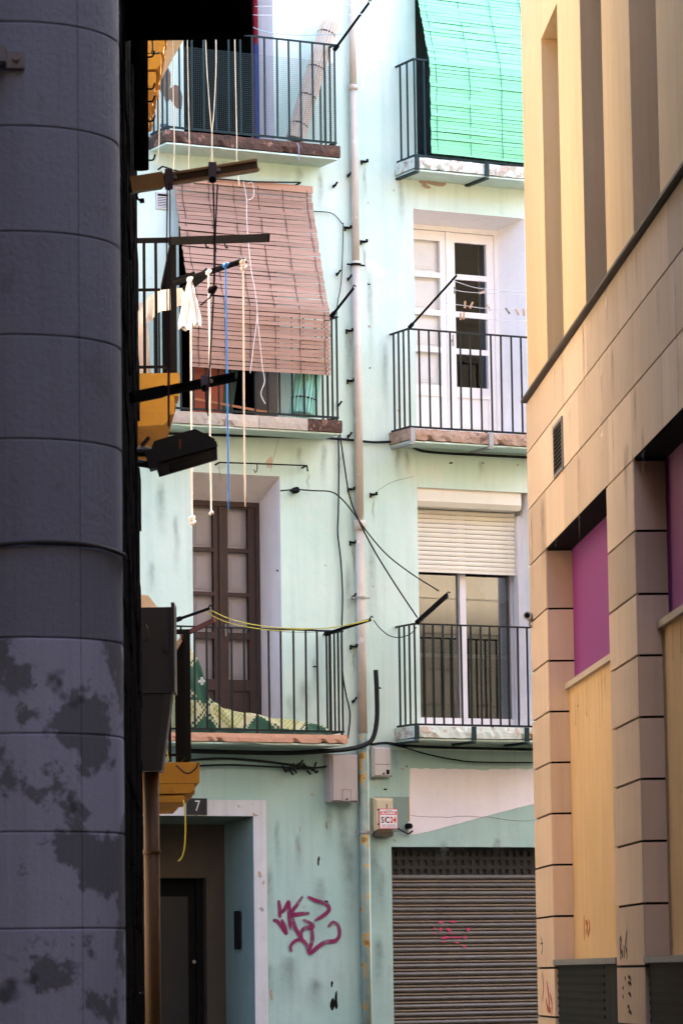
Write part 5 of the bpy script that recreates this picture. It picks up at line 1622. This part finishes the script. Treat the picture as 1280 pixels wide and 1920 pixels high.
hang([(456, 490), (457, 640), (458, 800), (460, 950)], 28.0, .0066, BEIGEROPE, 'beige rope hanging from the tip of the black pole arm', GRP, knot=((455, 491, .016), (457, 502, .018)))
# white cloth over the pole, and a hanging sheet
def gathered_cloth(rows, Y, seed):
    """a cloth gathered at a knot: rows of (left px, right px, y px), rippled round its own axis"""
    r = random.Random(seed)
    ph = [r.uniform(0, 6.28) for _ in range(4)]
    mb = MB(); n = 36
    for j, (xl_, xr_, y) in enumerate(rows):
        a_, b_ = P(xl_, y, Y), P(xr_, y, Y)
        c = (a_ + b_) / 2; hw = (b_.x - a_.x) / 2
        for k in range(n):
            th = 2 * math.pi * k / n
            g = 1 + .10 * math.sin(5 * th + ph[0] + .3 * j) + .06 * math.sin(9 * th + ph[1] - .2 * j)
            mb.v.append(Vector((c.x + hw * math.cos(th) * (1 + .06 * math.sin(7 * th + ph[2])), c.y + .045 * min(1, hw / .03) * g * math.sin(th), c.z + .012 * math.sin(3 * th + ph[3]) * (j == len(rows) - 1))))
    for j in range(len(rows) - 1):
        for k in range(n):
            k2 = (k + 1) % n
            mb.f.append([j * n + k, j * n + k2, (j + 1) * n + k2, (j + 1) * n + k])
    mb.f.append([k for k in range(n)]); mb.f.append([(len(rows) - 1) * n + k for k in range(n)][::-1])
    return mb
t = thing('hanging_cloth', 'white cloth knotted over the pole arm by the brown blind', 'cloth', WM, P(355, 610, 27.95))
put('cloth_tail', gathered_cloth([(352, 360, 527), (349, 363, 538), (346, 362, 552), (341, 359, 572), (337, 357, 592), (334, 356, 606), (335, 356, 616)], 27.97, 2), CLOTH, t, smooth=True)
put('cloth_tail', gathered_cloth([(354, 361, 529), (354, 365, 542), (356, 369, 560), (359, 374, 582), (361, 377, 598), (363, 377, 609)], 27.93, 5), CLOTH, t, smooth=True)
q = cloth_sheet([P(262, 585, 28.9), P(276, 560, 28.9), P(300, 545, 28.9), P(330, 541, 28.5), P(356, 538, 28.1)], lambda k: .22 - .1 * k, WM, 8, rip=.03)
top('draped_cloth', q, CLOTH, WM, 'white cloth draped behind the bars of the upper ochre balcony', 'cloth', smooth=True)
q = cloth_sheet([P(255, 570, 29.5), P(268, 566, 29.5), P(276, 562, 29.5)], lambda k: .62, WM, 11, rip=.03, taper=.05)
top('hanging_sheet', q, CLOTH, WM, 'white sheet hanging full length behind the upper ochre railing', 'cloth', smooth=True)
# floodlight
fc = P(340, 850, 22.0)
FLM = mat('black_lamp_housing', (.016, .017, .019), (.024, .024, .025), rough=.45, scale=6, bump=.1)
t = thing('floodlight', 'black box floodlight fixed to the dark wall below the ochre balcony', 'floodlight', WM, fc)
def FLp(px, py, dy): return P(px, py, 22.0 + dy)
hs = MB()
near = [(303, 893), (408, 862), (407, 838), (402, 822), (366, 804), (292, 826), (287, 845)]
mbv = [FLp(x, y, 0) for x, y in near] + [FLp(x - 4, y + 2, .22) for x, y in near]
hs.v = mbv; nN = len(near)
hs.f = [list(range(nN))[::-1], list(range(nN, 2 * nN))] + [[i, (i + 1) % nN, nN + (i + 1) % nN, nN + i] for i in range(nN)]
put('housing', hs, FLM, t)
put('visor_lip', MB().bar(FLp(298, 862, -.012), FLp(407, 832, -.012), .02, .03), FLM, t)
put('glass_front', MB().prism_x([(0, 0)] * 3, 0, 0) if False else MB().quad(FLp(318, 886, -.004), FLp(400, 862, -.004), FLp(398, 846, -.004), FLp(318, 870, -.004)), mat('dark_lens', (.01, .012, .015), rough=.15, bump=0), t)
put('end_plate', MB().bar(FLp(280, 845, .05), FLp(290, 880, .05), .12, .055), FLM, t)
put('bracket', MB().tube([FLp(258, 847, .1), FLp(282, 847, .1)], .03, 10).tube([FLp(258, 868, .1), FLp(284, 872, .1)], .022, 8).bar(FLp(266, 836, .1), FLp(280, 820, .1), .02, .02), FLM, t)
put('rust_streak', MB().quad(FLp(336, 824, -.003), FLp(340, 823, -.003), FLp(339, 841, -.003), FLp(336, 842, -.003)), mat('orange_rust', (.28, .09, .02), bump=0), t)
# meter box with funnel and downpipe on the left
xl = lambda px, py: P(px, py, 26.0)
a, b = xl(262, 1300), xl(329, 1138)
t = thing('meter_box', 'taupe metal meter box fixed high on the left wall', 'meter box', WM, (a.x, 26, a.z))
put('case', MB().box(XW + .02, b.x - .03, 26.0, 26.35, a.z, b.z), METERBOX, t)
put('door_edge', MB().box(b.x - .029, b.x - .008, 25.985, 26.36, a.z + .01, b.z + .03), METERBOX, t)
put('hinge', MB().box(b.x - .085, b.x - .05, 25.985, 25.999, xl(0, 1225).z, xl(0, 1195).z), METERBOX, t)
put('handle', MB().tube(smooth_path([xl(274, 1172) + Vector((0, -.01, 0)), xl(278, 1180) + Vector((0, -.03, 0)), xl(278, 1195) + Vector((0, -.03, 0)), xl(274, 1202) + Vector((0, -.01, 0))], 4), .006, 6), METERBOX, t)
c = [xl(262, 1290), xl(322, 1290), xl(322, 1305), xl(305, 1445), xl(262, 1445)]
t = thing('cable_funnel', 'tapered grey cable hood under the meter box', 'cable cover', WM, (c[4].x, 26, c[4].z))
f_ = MB()
z1, z2, z3 = a.z - .004, xl(300, 1300).z - .02, xl(300, 1445).z
f_.prism([(XW + .02, z1), (xl(322, 1300).x, z1), (xl(322, 1300).x, z2), (xl(303, 1445).x, z3), (XW + .02, z3)], 26.01, 26.3)
put('hood', f_, METERBOX, t)
put('side_fold', MB().prism([(xl(308, 1300).x, z1 - .001), (xl(321, 1300).x, z1 - .001), (xl(321, 1300).x, z2), (xl(302, 1440).x, z3 + .004), (xl(291, 1440).x, z3 + .004)], 26.0, 26.0095), mat('lighter_taupe', (.075, .065, .055)), t)
bx_ = (xl(267, 1500).x + xl(297, 1500).x) / 2
t = thing('ochre_downpipe', 'brown ochre downpipe below the tapered cable hood', 'pipe', WM, (bx_, 26.1, 0))
rr_ = (xl(297, 1500).x - xl(267, 1500).x) / 2
put('pipe_length', MB().tube([(bx_, 26.15, 0), (bx_ - .0, 26.15, z3 - .002)], rr_, 18), BROWNPIPE, t, smooth=True)
put('pipe_band', MB().tube([(bx_, 26.15, xl(280, 1600).z), (bx_, 26.15, xl(280, 1592).z)], rr_ + .006, 18), BROWNPIPE, t, smooth=True)
c = [P(262, 1140, 29.0), P(297, 1140, 29.0), P(278, 1116, 29.0), P(262, 1115, 29.0)]
t = MB(); t.prism([(p.x, p.z) for p in c], 29.0, 29.25)
top('cream_box', t, mat('bright_cream', (.75, .62, .45), bump=.05), WM, 'cream sloping metal hood just above the meter box', 'hood')
# little dark lamp holder under the bronze arm
p = P(266, 377, 21.3)
top('cable_clip', MB().tube(smooth_path([P(261, 356, 21.3), P(257, 366, 21.3), P(260, 374, 21.3), P(268, 378, 21.3)], 4), .006, 6).bar(P(262, 377, 21.3), P(271, 376, 21.3), .02, .025), BLACK, WM, 'small black clip on a wire loop below the bronze arm', 'clip')
# yellow twine hanging from the lower ochre slab
hang([(344, 1500), (347, 1520), (348, 1560), (346, 1590), (341, 1608), (334, 1615)], 28.1, .006, YELLOWCORD, 'yellow twine dangling under the lower ochre slab', 'loose twine')
hang([(308, 1388), (313, 1408), (317, 1426)], 28.2, .005, YELLOWCORD, 'short yellow twine end above the lower ochre slab', 'loose twine')
hang([(330, 1435), (350, 1450), (366, 1442), (372, 1430)], 28.25, .006, CABLE, 'black wire sagging across the lower ochre slab', 'loose twine', 'slab_wire', 'cable')
# slanted pale slat inside the lower ochre railing
top('timber_slat', MB().bar(P(325, 1222, 28.9), P(350, 1182, 28.9), .02, .03), mat('pale_timber', (.45, .28, .18)), WM, 'pale timber slat leaning in the lower ochre railing', 'plank')

# ================================================================== THINGS ON THE STONE BUILDING
cpos = RM @ Vector((.05, -.03, RW(996, 1160).z))
t = thing('security_camera', 'small grey bullet security camera at the stone building corner', 'camera', WM, cpos)
c0 = P(988, 1154, 29.8); c1 = P(1000, 1161, 29.93)
dd = (c1 - c0).normalized()
put('barrel', MB().tube([c0, c1], .034, 14), mat('pale_camera_grey', (.42, .41, .39), rough=.5, bump=0), t)
put('lens', MB().disc(c0 - dd * .004, .021, dd, 12, .012), BLACK, t)
put('mount_arm', MB().tube(smooth_path([c0 + dd * .06 + Vector((0, 0, -.03)), P(992, 1172, 29.86), P(998, 1177, 29.9)], 5), .008, 6), METAL, t)
put('wall_plate', MB().disc(P(999, 1177, 29.9), .026, (1, 0, 0), 12, .012), METAL, t)
